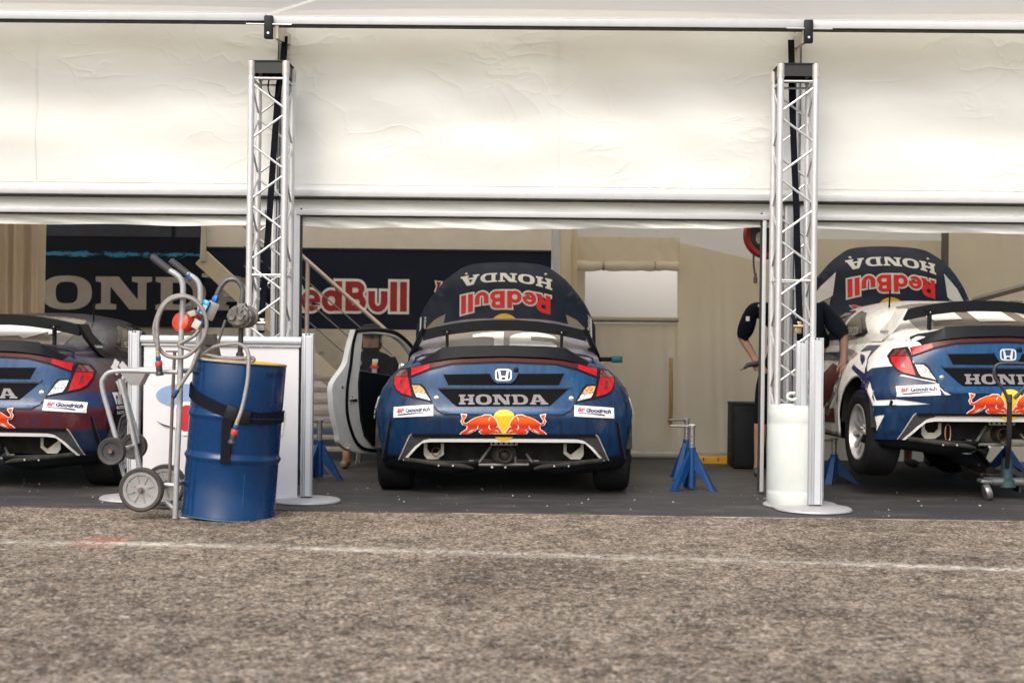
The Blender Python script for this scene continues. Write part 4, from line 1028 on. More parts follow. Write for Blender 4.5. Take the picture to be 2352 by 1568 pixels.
    for sx in (-1, 1):
        B(MB().cyl((sx * .12, -.05, .31), (sx * .72, 0, .30), .022, 10), 'drive_shaft', STEEL)
        B(MB().cyl((sx * .25, -.25, .27), (sx * .75, -.03, .23), .018, 8), 'suspension_arm', STEEL)
        B(MB().box(q(sx * 195, 1300, -.45), (.035, .02, .05)), 'tube_end', STEEL)
        B(MB().cyl(q(sx * 40 - 30, 1322, -.46), q(sx * 40 - 30, 1322, -.45), .009, 10), 'bolt', PALESTEEL)
    if cfg.get('carabiner'):
        c = Vector(q(-330, 1235, -.47)); B(MB().tube(spline([c + Vector(v) for v in ((-.012, 0, .05), (.012, 0, .05), (.020, 0, .0), (.016, 0, -.05), (0, 0, -.062), (-.016, 0, -.05), (-.020, 0, 0))], 5, True), .005, 6), 'carabiner', mat('copper_hook', (.45, .22, .15), .4, .6))
    if cfg.get('ring'):
        c = Vector(q(-405, 1232, -.455)); B(MB().tube([c + Vector((.030 * math.cos(g), 0, .030 * math.sin(g))) for g in [i * math.pi / 10 for i in range(21)]], .004, 6), 'tow_ring', mat('copper_ring', (.25, .10, .08), .4, .6))
    # ---- boot spoiler (black)
    sp = MB(); xsp = [-.665, -.60, -.53, -.485, -.45, -.3, -.15, 0, .15, .3, .45, .485, .53, .60, .665]
    for x in xsp:
        a = abs(x); zt = interp([(0, 1.112), (.3, 1.106), (.45, 1.095), (.53, 1.045), (.60, 1.01), (.665, .972)], a); zb = interp([(0, 1.030), (.38, 1.018), (.53, .985), (.665, .940)], a)
        yr = yb(x, .99) - .022; yf = interp([(0, -.25), (.45, -.27), (.53, -.33), (.665, -.36)], a); zf = top_surf(yf, x / xs(yf, belt(yf))).z
        for y, z in ((yf, zf - .012), (yf, zf + .012), (yr + .05, zt - .012), (yr + .018, zt), (yr + .012, zt - .004), (yr - .004, zb + .004), (yr + .004, zb - .004), (yr + .06, zb + .005)): sp.v.append(Vector((x, y, z)))
    for i in range(len(xsp) - 1):
        for k in range(8): a = i * 8 + k; b = i * 8 + (k + 1) % 8; sp.f.append((a, b, b + 8, a + 8))
    sp.f += [tuple(range(8)), tuple(len(sp.v) - 8 + k for k in range(8))]
    B(sp, 'boot_spoiler', CARB)
    # ---- roof wing, end plates, struts
    wing = MB(); xw = [-.62, -.60, -.52, -.4, -.25, -.1, .1, .25, .4, .52, .60, .62]
    for x in xw:
        d = -.075 * (abs(x) / .6) ** 2.2; dd = .05 * (abs(x) / .6) ** 2
        for y, z in ((-.17 + dd, 1.304 + d), (-.168 + dd, 1.222 + d), (-.10, 1.225 + d), (-.03, 1.240 + d), (.06, 1.262 + d), (.07, 1.272 + d), (.05, 1.290 + d), (-.05, 1.306 + d)): wing.v.append(Vector((x, y, z)))
    for i in range(len(xw) - 1):
        for k in range(8): a = i * 8 + k; b = i * 8 + (k + 1) % 8; wing.f.append((a, b, b + 8, a + 8))
    wing.f += [tuple(range(8)), tuple(len(wing.v) - 8 + k for k in range(8))]
    wg = B(wing, 'roof_wing', CARB)
    for sx in (-1, 1):
        def ep(y, z, d): return (sx * (.605 + .115 * sstep(1.24, .97, z) + d) if 0 else sx * (.607 + .115 * (1 - sstep(.97, 1.24, z)) + d), y, z)
        B(MB().prism([(-.15, 1.235), (.06, 1.235), (.10, 1.16), (.20, 1.07), (.44, 1.005), (.26, .985), (.06, .985), (-.06, 1.04), (-.12, 1.13)], ep, .026), 'wing_end_plate', cfg.get('endplate', CARB), wg)
        stt = MB().box((sx * .435, -.13, 1.13), (.022, .035, .17)); stt.box((sx * .435, -.14, 1.222), (.085, .03, .008)); stt.cyl((sx * .435, -.15, 1.14), (sx * .435, -.15, 1.205), .012, 8); B(stt, 'wing_strut', STEEL if 0 else CARB, wg)
        B(MB().cyl((sx * .435, -.152, 1.165), (sx * .435, -.152, 1.215), .007, 8), 'strut_bolt', CHROME, wg)
    if cfg.get('endtext'):
        for sx in (-1, 1):
            surf = lambda y, z: Vector((sx * (.607 + .115 * (1 - sstep(.97, 1.24, z)) + .030), y, z))
            B(sheet(warp(text2d('Honda Racing', .2, .02), lambda a, b: ((.14 - .18 * a) if sx < 0 else (-.04 + .18 * a), 1.045 + .03 * b)) if sx > 0 else warp(text2d('Honda Racing', .2, .02), lambda a, b: ((.16 - .2 * a), 1.045 + .03 * b)), surf, .001, None), 'plate_lettering', cfg['endtext'], wg)
    # ---- wheels
    dz = cfg.get('droop', 0)
    for sx, y, st_ in ((-1, 0, 0), (1, 0, 0), (-1, 2.65, cfg.get('steer', 0)), (1, 2.65, cfg.get('steer', 0))):
        r_ = Matrix.Rotation(R(180) if sx < 0 else 0, 4, 'Z') @ Matrix.Identity(4)
        Mw = Matrix.Translation((sx * .822, y, .331 - dz)) @ Matrix.Rotation(st_, 4, 'Z') @ Matrix.Rotation(R(cfg.get('camber', 0)) * sx, 4, 'Y') @ r_
        ob = link_mesh('wheel', TY, None, car, False); ob.matrix_local = Mw
        r2 = bpy.data.objects.new('rim', RIM); COL.objects.link(r2); r2.parent = ob
        if not RIM.materials: RIM.materials.append(RIMM)
        d2 = bpy.data.objects.new('brake_disc', DISC); COL.objects.link(d2); d2.parent = ob
    # inner wheel wells
    for sx in (-1, 1):
        for y in (0, 2.65):
            B(MB().lathe([(.375, 0), (.375, .33)], (sx * .62, y, .345), Matrix.Rotation(R(90 * sx), 3, 'Y'), 28) if 0 else MB().grid(lambda u, v: (sx * (.955 - .33 * v), y + .374 * math.cos(math.pi * u), .345 + .374 * math.sin(math.pi * u)), 20, 2), 'wheel_arch_liner', mat('underbody_black'))
        B(MB().box((sx * .80, 1.32, .24), (.16, 1.85, .09), bev=.02), 'side_skirt', CARB)
    # ---- side livery lettering and stripes
    for sg, lps in cfg.get('side', []):
        for lp, m in lps: patch('livery_stripe', [dens(lp, .05)], m, .004, None, px=False, surf=side_surf(sg))
    # ---- bonnet
    if cfg.get('shut'):
        B(MB().grid(lambda u, v: (lambda y, t: (t * xs(y, belt(y)) * .98, y, belt(y) + .05 * (1 - t ** 4) * (1 - .6 * u)))(2.02 + 1.3 * u, -1 + 2 * v), 12, 16), 'bonnet', cfg['bonnet'])
        B(MB().cyl((cfg['antenna'], .62, 1.26), (cfg['antenna'], .60, 1.40), .007, 6), 'antenna', CARB)
        for sx in (-1, 1): B(MB().box((sx * .965, 1.62, .985), (.12, .07, .06), bev=.012), 'wing_mirror', TEAL)
        return car
    kh = KZ * 12.95
    hx = lambda dx, zy: (dx * kh, 1.14 - (zy - 571) * kh)
    def hood(x, z): return Vector((x, 2.02 + .08 * (z - .9) + .20 * (abs(x) / .82) ** 2.6 + .16 * sstep(1.5, 1.95, z) ** 2, z))
    half = [(0, 93), (130, 98), (235, 115), (310, 160), (375, 215), (475, 340), (530, 450), (543, 490), (545, 660), (520, 800), (420, 860), (0, 880)]
    lp = spline([Vector((a, b, 0)) for a, b in half[:8]], 4); lp = [(v.x, v.y) for v in lp] + half[8:]
    lp = lp + mir(lp)[1:-1]; hc = Vector((0, 4.5, 1.2))
    hd = B(sheet(fill2d([[hx(a, b) for a, b in lp]]), hood, 0, .09, None, hc), 'bonnet', cfg['bonnet']); md = hd.modifiers.new('s', 'SOLIDIFY'); md.thickness = .02; md.offset = 0
    def hpatch(name, bm, m, off, step=.07): return B(sheet(bm, hood, off + .011, step, None, hc), name, m, hd)
    zH, zR = hx(0, 163)[1], hx(0, 268)[1]; hw = .418
    def HF(a, b): x = hw * (1 - 2 * a); e = (x / hw) ** 2; return (x + .004, zH - .048 * e - .02 * (x / hw) * .5 - b * (.080 + .016 * e))
    def RF(a, b): x = (hw - .012) * (1 - 2 * a); e = (x / hw) ** 2; return (x, zR - .052 * e - b * (.158 + .012 * e))
    for g_ in sw: hpatch('letter', fill2d([[HF(a, b) for a, b in dens(lp, .04)] for lp in g_]), PWHITE, .003)
    for i, w_ in enumerate(wht): hpatch('letter_border', fill2d([[RF(a, b) for a, b in clean(dens(w_, .05))]]), PWHITE, .003 + .0003 * i)
    for g_ in red: hpatch('letter', fill2d([[RF(a, b) for a, b in clean(dens(lp, .05))] for lp in g_]), BRED, .0065)
    hpatch('sun_disc', fill2d([[hx(a, b) for a, b in arc(-8, 500, 92, 96, 0, 350, 30)]]), YEL, .003)
    for fl_ in (0, 1):
        def HB(a, b): return hx(-258 + 245 * a if not fl_ else 250 - 245 * a, 455 + 110 * b)
        hpatch('bull_border', fill2d([[HB(a, b) for a, b in offset2d(BULL, .022)]]), PWHITE, .0050); hpatch('bull', fill2d([[HB(a, b) for a, b in BULL]]), BRED, .0075)
    for s in (lambda l: l, mir):
        v = [(360, 408), (425, 440), (470, 485), (510, 550), (522, 620), (400, 600)]
        hpatch('bonnet_vent', fill2d([[hx(a, b) for a, b in dens(s(v))]]), mat('vent_mesh', (.30, .26, .21), .6, 0, .3, 120), .003)
        if cfg.get('wedge'):
            v2 = [(332, 262), (352, 400), (362, 520), (480, 560), (515, 480), (440, 380)]
            hpatch('bonnet_wedge', fill2d([[hx(a, b) for a, b in dens(s([(330, 255), (350, 395), (362, 406), (425, 438), (470, 480), (500, 470), (420, 345)]))]]), PWHITE, .0035)
        x, z = hx(*s([(238, 168)])[0]); p = hood(x, z); B(MB().lathe([(0, .02), (.008, .02), (.009, .008), (.018, .006), (.02, 0)], p, Matrix.Rotation(R(70), 3, 'X'), 14), 'bonnet_pin', mat('pin_bronze', (.62, .50, .42), .35, .7), hd)
        s_ = -1 if s is mir else 1
        if s is mir: T = lambda a, b: hx(-497 + 20 * b, 425 + 200 * a)
        else: T = lambda a, b: hx(512 - 22 * b, 610 - 200 * a)
        hpatch('bonnet_lettering', warp(text2d('Honda Racing', .2, .02), T), PWHITE, .004)
        hpatch('bonnet_bar', fill2d([[hx(a, b) for a, b in s([(508, 425), (517, 430), (522, 620), (512, 620)])]]), PWHITE, .004)
    # mirror
    for sx in (-1, 1):
        if cfg.get('door') and sx < 0: continue
        B(MB().box((sx * .985, 1.62, .985), (.10, .07, .06), bev=.012), 'wing_mirror', TEAL)
        B(MB().box((sx * .88, 1.64, .985), (.14, .03, .04), bev=.01), 'mirror_stalk', CARB)
    # antenna
    if cfg.get('antenna'): x = cfg['antenna']; B(MB().cyl((x, .62, 1.26), (x, .60, 1.40), .007, 6), 'antenna', CARB)
    return car

# liveries
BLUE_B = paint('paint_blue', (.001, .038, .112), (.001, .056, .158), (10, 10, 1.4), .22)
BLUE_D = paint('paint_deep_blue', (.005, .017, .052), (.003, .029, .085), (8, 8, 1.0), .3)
PURP = paint('paint_violet_grey', (.10, .095, .14), (.16, .15, .20), (6, 6, 3), .3)
HOODN = paint('paint_midnight', (.004, .010, .028), (.006, .015, .038), (3, 3, 3), .42, dirt=.05, coat=.15)
WHT_B = paint('paint_white', (.70, .69, .65), (.78, .77, .73), (3, 3, 3), .28, dirt=.3)
RED_B = paint('paint_burgundy', (.10, .014, .018), (.014, .028, .075), (5, 2, 1.5), .32, bands=[(0, (.008, .018, .05)), (.335, (.012, .022, .06)), (.345, (.080, .011, .013)), (.475, (.012, .026, .085)), (.565, (.080, .011, .013)), (.66, (.034, .014, .026)), (.72, (.024, .022, .040))])
DPURP = paint('paint_dark_violet', (.018, .018, .032), (.030, .024, .040), (4, 4, 2), .3)
r0 = _r0
def locat(c_right, depth, z=.010):
    p = FWD * depth + r0 * c_right; return (p.x, p.y, z)
whiteN = PWHITE
num_side = lambda sg: (sg, [([(-.02, .90), (.34, .965), (.34, .935), (.02, .875)], PWHITE), ([(-.06, .865), (.16, .90), (.16, .80), (-.14, .74), (-.14, .775), (.10, .835), (.10, .865), (-.04, .84)], PWHITE), ([(-.18, .70), (-.12, .70), (-.10, .80), (-.16, .80)], PWHITE), ([(.22, .91), (.46, .945), (.46, .88), (.22, .83)], PWHITE)])
GRP = 'rally cars parked in the tent bays'
make_car(dict(label='blue rally car number 16 in the middle bay with door and bonnet open', loc=locat(-.049, 10.95), rot=PSI, roll=R(-.45), body=BLUE_D, boot=BLUE_B, pillar=PURP, bonnet=HOODN, number='16', group=GRP, door=1, ring=1, driver='M. RACER' if 0 else '16', side=[num_side(1), num_side(-1)]))
make_car(dict(label='burgundy and navy rally car cut off by the left edge of the photo', loc=locat(-3.92, 10.98), rot=PSI + R(-1.0), body=RED_B, boot=BLUE_B, pillar=DPURP, bonnet=HOODN, group=GRP, shut=1, amber=LCLR, antenna=.50, driver='M.DEJONG', endtext=PWHITE,
   number=[[(.02, -.3), (.06, .22), (.16, .32), (.28, .30), (.32, .2), (.32, -.3)], [(-.02, .22), (.34, .52), (.40, .45), (.06, .12)], [(.10, .42), (.30, .62), (.36, .58), (.18, .38)]], side=[num_side(1)]))
sh1 = [(-760, 1035), (-700, 1030), (-640, 1046), (-590, 1052), (-470, 1068), (-600, 1074), (-668, 1060), (-690, 1075), (-760, 1075)]
navy_rear = [(-748, 930), (-690, 905), (-655, 880), (-640, 900), (-440, 945), (-395, 1015), (395, 1012), (440, 942), (640, 898), (655, 880), (690, 905), (748, 930), (770, 1278), (625, 1280), (556, 1124), (-556, 1126), (-625, 1280), (-742, 1280), (-700, 1110), (-752, 1090), (-755, 1080), (-600, 1078), (-470, 1070), (-600, 1050), (-660, 1040), (-755, 1035)]
CR = make_car(dict(label='white and navy rally car in the right bay raised on stands', loc=locat(3.60, 10.98, .20), rot=PSI + R(3.4), body=WHT_B, boot=BLUE_B, pillar=WHT_B, bonnet=HOODN, group=GRP, droop=.045, camber=-1, steer=R(-28), antenna=-.50, endplate=WHT_B, endtext=PNAVY, carabiner=1, badge=INK, amber=LAMBC, wedge=1, driver='S.ERIKSSON',
   number=[[(.10, -.42), (.14, -.10), (.40, -.10), (.44, -.40), (.30, -.48)], [(.08, .05), (.12, .48), (.42, .44), (.44, .05)], [(.34, -.05), (.60, .02), (.60, .12), (.34, .05)]],
   shards=[navy_rear], shardm=BLUE_D,
   side=[(-1, [([(-.02, .985 - .03), (.30, .95), (.30, .90), (.06, .915), (-.12, .80), (-.16, .74), (.20, .80), (.20, .77), (-.20, .69), (-.22, .74), (-.05, .86)], PNAVY), ([(.08, .87), (.24, .885), (.10, .835), (-.02, .80), (.0, .84)], PNAVY), ([(-.42, .80), (-.25, .78), (-.10, .70), (-.35, .68), (-.48, .74)], BLUE_D), ([(-.50, .60), (-.37, .58), (-.37, .545), (-.5, .56)], BLUE_D), ([(-.50, .52), (-.37, .50), (-.37, .43), (-.50, .46)], BLUE_D), ([(.30, .885), (.62, .915), (.98, .93), (.98, .90), (.60, .87), (.34, .845)], mat('livery_grey', (.28, .26, .25), .4)), ([(-.30, .66), (-.20, .68), (-.06, .735), (-.20, .71)], PNAVY), ([(.42, .83), (.60, .85), (.58, .70), (.47, .60)], PNAVY), ([(.50, .56), (.62, .66), (.66, .50), (.52, .34)], mat('livery_maroon', (.10, .012, .014), .35)),
        ([(.62, .75), (1.0, .80), (1.35, .60), (1.2, .45), (.9, .40), (.7, .55)], mat('livery_maroon', (.10, .012, .014), .35)), ([(.60, .78), (.64, .80), (.80, .52), (1.1, .40), (.9, .36), (.70, .50)], PWHITE), ([(.72, .44), (1.5, .36), (1.5, .30), (.70, .32)], mat('livery_maroon')), ([(.7, .90), (1.7, .88), (1.7, .82), (.8, .82)], PNAVY)])]))
# open door of the middle car
DW = MATS['paint_white']; cc_ = Vector(locat(-.049, 10.95))
hinge = cc_ + FWD * 1.62 + r0 * (-.93); dd = (FWD * -math.cos(R(27)) + r0 * -math.sin(R(27))); nn = Vector((dd.y, -dd.x, 0)); nn = nn if nn.y < 0 else -nn
midcar = [o for o in bpy.data.objects if o.name.startswith('rally_car') and '16' in o.get('label', '')][0]
bpy.context.view_layer.update(); MI = midcar.matrix_world.inverted()
def dp_(px, py, lift=0):
    d = at(px, py, 1.0) - CAM; t = (hinge - CAM).dot(nn) / d.dot(nn); return CAM + d * t + nn * lift
def dprism(name, loops, m, l0, l1, par):
    bm = fill2d(loops); bm.verts.index_update(); mb = MB(); vs = [tuple(v.co[:2]) for v in bm.verts]; n = len(vs)
    mb.v = [MI @ dp_(a, b, l1) for a, b in vs] + [MI @ dp_(a, b, l0) for a, b in vs]
    mb.f = [tuple(v.index for v in f.verts) for f in bm.faces] + [tuple(v.index + n for v in reversed(f.verts)) for f in bm.faces]
    for e in bm.edges:
        if len(e.link_faces) == 1: a, b = (v.index for v in e.verts); mb.f.append((a, b, b + n, a + n))
    bm.free(); return mb.build(name, m, par)
door_out = [(v.x, v.y) for v in spline([Vector((a, b, 0)) for a, b in ((809, 757), (797, 798), (787, 838), (759, 880), (757, 915), (762, 955), (771, 996), (775, 1018), (798, 1034), (830, 1040))], 4)] + [(900, 1043), (1010, 1046), (1010, 900), (975, 850), (950, 822), (936, 795), (905, 766), (870, 757)]
win = [(v.x, v.y) for v in spline([Vector((a, b, 0)) for a, b in ((826, 766), (861, 766), (898, 773), (922, 790), (946, 822))], 4)] + [(962, 872), (902, 864), (859, 857), (819, 850)]
door = dprism('open_door', [door_out, win], mat('door_white', (.66, .67, .64), .45, 0, .08, 8, dirt=.35), -.02, .03, midcar)
dprism('door_carbon_panel', [[(818, 851), (859, 858), (902, 865), (965, 874), (1000, 890), (1000, 1026), (846, 1022), (828, 1000), (820, 965), (816, 920), (815, 880)]], CARB, .02, .05, door)
seal = [(811, 760), (803, 790), (797, 840), (790, 885), (788, 930), (792, 965), (803, 1000), (815, 1020), (838, 1032), (900, 1036), (1000, 1038)]
MB().tube([MI @ v for v in spline([dp_(a, b, .035) for a, b in seal], 5)], .014, 8).build('door_seal', RECESS, door)
MB().tube([MI @ v for v in spline([dp_(a, b, .030) for a, b in ((811, 760), (840, 757), (872, 758), (905, 766), (936, 793), (952, 820), (972, 850))], 5)], .018, 8).build('window_frame_seal', CARB, door)
def clear_mat():
    m = bpy.data.materials.new('clear_plastic'); m.use_nodes = True; nb = NB(m); out = nb.n['Material Output']; g = nb.n['Principled BSDF']; g.inputs['Roughness'].default_value = .05; g.inputs['Base Color'].default_value = (.3, .28, .26, 1)
    t = nb.node('ShaderNodeBsdfTransparent'); mx = nb.node('ShaderNodeMixShader'); mx.inputs[0].default_value = .06; nb.link(t.outputs[0], mx.inputs[1]); nb.link(g.outputs[0], mx.inputs[2]); nb.link(mx.outputs[0], out.inputs[0]); return m
dprism('door_window', [win], clear_mat(), .002, .005, door)
dprism('latch_plate', [[(796, 918), (812, 915), (812, 922), (796, 920)]], BLACKST, .03, .036, door)
for a, b in ((779, 889), (802, 911), (799, 926), (805, 926)):
    p = MI @ dp_(a, b, .03); q = MI @ dp_(a, b, .036); MB().cyl(p, q, .010 if a == 779 else .005, 10).build('door_bolt', BLACKST, door)
p = MI @ dp_(792, 1025, .03); MB().lathe([(.018, 0), (.024, .004), (.018, .01), (.012, .006), (0, .006)], p, Matrix.Rotation(R(90), 3, 'X'), 16).build('drain_cap', PALESTEEL, door)
dprism('window_disc', [arc(820, 833, 8.5, 8, 0, 340, 18)], mat('disc_grey', (.42, .36, .34), .4), .006, .012, door)
p = MI @ dp_(909, 845, .10); MB().box(p, (.125, .05, .085), Matrix.Rotation(R(14), 3, 'Y'), bev=.022).build('door_mirror', mat('mirror_pale', (.62, .70, .68), .12, .4), door)
# ================================================================== BARRIER PANEL AND STANDS
POSTM = mat('anodised_post', (.42, .44, .48), .38, .35, .05, 9); POSTL = mat('pale_insert', (.52, .55, .58), .45, .1, .04); BASEM = mat('cast_base', (.42, .42, .42), .5, .25, .12, 14, dirt=.4, dirtcol=(.3, .28, .26))
def stand_post(t, xc, yc, wid, z0, z1, lean=0.0):
    MB().box((xc, yc, (z0 + z1) / 2), (wid, .055, z1 - z0), bev=.008).build('post', POSTM, t)
    MB().box((xc + wid * .12, yc - .029, (z0 + z1) / 2), (wid * .42, .006, z1 - z0 - .02)).build('post_insert', POSTL, t)
    for k in (-.40, -.20, .43): MB().box((xc + wid * k, yc - .029, (z0 + z1) / 2), (.005, .007, z1 - z0 - .01)).build('post_rib', ALU, t)
    MB().box((xc, yc, z1 + .004), (wid * .98, .053, .012), bev=.003).build('post_cap', POSTL, t)
    for k in (-.12, .12): MB().box((xc + wid * k, yc - .0275, z1 + .003), (.010, .004, .010)).build('cap_slot', DARKGAP, t)
    MB().box((xc, yc - .002, z0 + .004), (wid * .9, .058, .008)).build('post_foot', DARKGAP, t)
def base_disc(t, xc, yc, r=.235, z=.010):
    MB().lathe([(0, z), (r * .97, z), (r, z + .006), (r * .985, z + .016), (r * .93, z + .024), (r * .3, z + .032), (0, z + .033)], (xc, yc, 0), n=48).build('base_disc', BASEM, t)
YPN = 9.93
p0, p1 = at(308, 950, YPN), at(706, 950, YPN)
bp = thing('display_barrier', 'white display panel framed by two silver posts behind the blue drum', 'barrier', ((p0.x + p1.x) / 2, YPN, 0))
zt0, zt1 = at(308, 763, YPN).z, at(706, 769, YPN).z
for p, zt in ((p0, zt0), (p1, zt1)):
    base_disc(bp, p.x, YPN + .02, .238); stand_post(bp, p.x, YPN, .083, .044, zt)
a, b = at(322, 779, YPN), at(692, 784, YPN)
MB().tube([Vector((p0.x + .045, YPN, a.z)), Vector((p1.x - .045, YPN, a.z))], .030, 14).build('top_rail', POSTL, bp)
MB().box(((p0.x + p1.x) / 2, YPN - .002, a.z - .035), (p1.x - p0.x - .10, .03, .014)).build('rail_channel', POSTM, bp)
zb_ = at(500, 1140, YPN).z; BOARD = mat('board_white', (.66, .66, .68), .4, 0, .03)
MB().box(((p0.x + p1.x) / 2, YPN + .005, (a.z - .045 + zb_) / 2), (p1.x - p0.x - .13, .012, a.z - .045 - zb_)).build('board', BOARD, bp)
MB().box(((p0.x + p1.x) / 2, YPN, zb_ - .008), (p1.x - p0.x - .09, .03, .016), bev=.003).build('bottom_rail', POSTL, bp)
def on_board(px, py, l=.004): q = at(px, py, YPN - l); return q
def board_print(name, loop, m, l):
    bm = fill2d([loop]); mb = MB(); mb.bm(bm, lambda q: on_board(q.x, q.y, l)); mb.build(name, m, bp, False)
board_print('print_oval', arc(420, 908, 62, 27, 0, 350, 30), mat('print_pale_blue', (.22, .33, .52), .45), .006)
board_print('print_red_border', [(402, 930), (425, 922), (652, 930), (655, 950), (648, 1000), (420, 1000), (402, 985)], WHP, .008)
board_print('print_red', [(405, 938), (425, 930), (648, 938), (650, 950), (644, 992), (422, 990), (405, 978)], REDP, .010)
board_print('print_line', [(358, 966), (375, 974), (402, 982), (402, 985), (374, 977)], INK, .012)

YA, YB_ = 9.86, 10.10
for px0, px1, py0, py1, Y, lab in ((1857, 1889, 779, 1167, YA, 'front one of the two bare silver posts on round bases by the barrel'), (1826, 1853, 786, 1152, YB_, 'rear one of the two bare silver posts touching the white barrel')):
    c = at((px0 + px1) / 2, (py0 + py1) / 2, Y); t = thing('stanchion', lab, 'stanchion', (c.x, Y, 0), 'silver stanchions by the white barrel')
    base_disc(t, at((1868 if Y == YA else 1838), 1160, Y).x, Y, .265 if Y == YA else .262)
    stand_post(t, c.x, Y, at(px1, 970, Y).x - at(px0, 970, Y).x, .044, at((px0 + px1) / 2, py0, Y).z)

# white plastic barrel
YJ = 10.0; c = at(1831, 1040, YJ + .0); rj = .197; zj = at(1828, 930, YJ).z
jug = thing('plastic_barrel', 'white plastic barrel standing in front of the right truss', 'barrel', (c.x, YJ + .06, 0))
PLAS = mat('milky_plastic', (.60, .645, .62), .42, 0, .05, 5)
PLAS.node_tree.nodes['Principled BSDF'].inputs['Subsurface Weight'].default_value = .25
MB().lathe([(0, .012), (rj * .93, .012), (rj * .98, .03), (rj, .10), (rj * .995, .125), (rj * .985, .13), (rj, .14), (rj, zj - .14), (rj * .985, zj - .125), (rj * 1.0, zj - .115), (rj * .99, zj - .03), (rj * .95, zj - .005), (rj * .88, zj), (rj * .84, zj - .03), (rj * .4, zj - .035), (0, zj - .035)], (c.x, YJ + .06, 0), n=48).build('barrel_body', PLAS, jug)
MB().lathe([(.035, 0), (.035, .035), (.0, .035)], (c.x - .02, YJ + .0, zj - .036), n=18).build('bung', PLAS, jug)
MB().tube(spline([at(x, y, YJ - .02) for x, y in ((1826, 903), (1815, 903), (1809, 908), (1811, 915), (1820, 918), (1830, 915))], 6), .011, 8).build('lid_handle', PLAS, jug)

# ================================================================== DRUM, HAND TRUCK, PUMP
YD = 9.10
DRUM = mat('drum_blue', (.0004, .029, .105), .26, 0, .10, 5, bump=.03, bs=14, coat=.15, spec=.35, dirt=.04, dirtcol=(.02, .06, .14))
cb = at(524, 1189, YD); Hd = .985; rd = .298
lean = R(3.9); Md = Matrix.Rotation(lean, 3, 'Y')
ob = Vector((cb.x, YD, .016))
dr = thing('steel_drum', 'blue steel oil drum strapped to the hand truck', 'drum', (cb.x, YD, 0))
prof = [(0, .012), (rd * .955, .012), (rd * .985, 0), (rd * 1.0, .004), (rd * 1.0, .014), (rd * .985, .022)]
for zc in (Hd * .385, Hd * .655):
    prof += [(rd * .985, zc - .034), (rd * .99, zc - .026), (rd * 1.02, zc - .008), (rd * 1.028, zc), (rd * 1.02, zc + .008), (rd * .99, zc + .022), (rd * .982, zc + .030), (rd * .982, zc + .044), (rd * .985, zc + .050)]
prof += [(rd * .985, Hd - .02), (rd * .98, Hd - .014), (rd * 1.0, Hd - .010), (rd * 1.002, Hd - .003), (rd * .992, Hd), (rd * .97, Hd - .002), (rd * .965, Hd - .014)]
MB().lathe(prof, ob, Md, 72).build('drum_shell', DRUM, dr)
MB().lathe([(rd * .99, -.003), (rd * 1.004, 0), (rd * 1.0, .006)], ob, Md, 64).build('bottom_rim', mat('worn_blue_rim', (.05, .12, .22), .3, .4, .3, 30), dr)
MB().lathe([(0, Hd - .016), (rd * .966, Hd - .016), (rd * .968, Hd - .010), (rd * .5, Hd - .008), (0, Hd - .008)], ob, Md, 48).build('drum_lid', mat('lid_yellow', (.72, .46, .02), .4), dr)
MB().lathe([(rd * .972, Hd - .012), (rd * .975, Hd + .004), (rd * .955, Hd + .004), (rd * .952, Hd - .012)], ob, Md, 64, close=True).build('lid_rim', mat('lid_yellow'), dr)
def drum_pt(ang, h, r=1.0): return ob + Md @ Vector((rd * r * math.sin(ang), -rd * r * math.cos(ang), h))
MB().tube([drum_pt(R(28), h, .988) for h in [.03 + i * .03 for i in range(10)]], .0018, 5).build('weld_seam', mat('seam_blue', (.01, .10, .24), .3), dr)
surf = lambda a, b: drum_pt(a, b, .987)
tx = sheet(warp(text2d('260 GTR', .15), lambda a, b: (R(44) + R(34) * a, .905 + .035 * b)), surf, .002, None, None, ob + Vector((0, 0, .5))); tx.build('scrawl', mat('marker_ink', (.004, .012, .03), .5), dr)
tx = sheet(warp(text2d('mir', .15), lambda a, b: (R(-52) + R(14) * a, .915 + .022 * b)), surf, .002, None, None, ob + Vector((0, 0, .5))); tx.build('scrawl', mat('marker_ink'), dr)
# webbing round the drum
ds = thing('drum_strap', 'black webbing strap holding the blue drum to the trolley', 'strap', drum_pt(0, .63))
def strap_band(pts, wd, name):
    mb = MB()
    for a, h in pts: mb.v += [drum_pt(a, h - wd / 2, 1.012), drum_pt(a, h + wd / 2, 1.012), drum_pt(a, h + wd / 2, 1.026), drum_pt(a, h - wd / 2, 1.026)]
    for i in range(len(pts) - 1):
        for k in range(4): a = i * 4 + k; b = i * 4 + (k + 1) % 4; mb.f.append((a, b, b + 4, a + 4))
    mb.f += [(0, 1, 2, 3), tuple(len(mb.v) - 4 + k for k in (3, 2, 1, 0))]; mb.build(name, STRAPM, ds)
strap_band([(R(-96 + 6 * i), interp([(-96, .80), (-80, .79), (-55, .765), (-20, .712), (6, .668), (20, .665)], -96 + 6 * i)) for i in range(19)], .075, 'webbing')
strap_band([(R(12 + 6 * i), interp([(12, .668), (40, .645), (80, .655), (96, .66)], 12 + 6 * i)) for i in range(15)], .075, 'webbing')
pts = [drum_pt(R(4), .69, 1.03), drum_pt(R(2), .60, 1.045), drum_pt(R(3), .50, 1.05), drum_pt(R(3.5), .36, 1.045)]
band(pts, .062, 'loose_end', STRAPM, ds, .005)
MB().box(drum_pt(R(6), .672, 1.045), (.075, .022, .09), Matrix.Rotation(R(18), 3, 'Y'), bev=.008).build('buckle', BLACKST, ds)
MB().box(drum_pt(R(19), .655, 1.04), (.10, .016, .085), Matrix.Rotation(R(8), 3, 'Y') @ Matrix.Rotation(R(18), 3, 'Z'), bev=.006).build('keeper', BLACKST, ds)

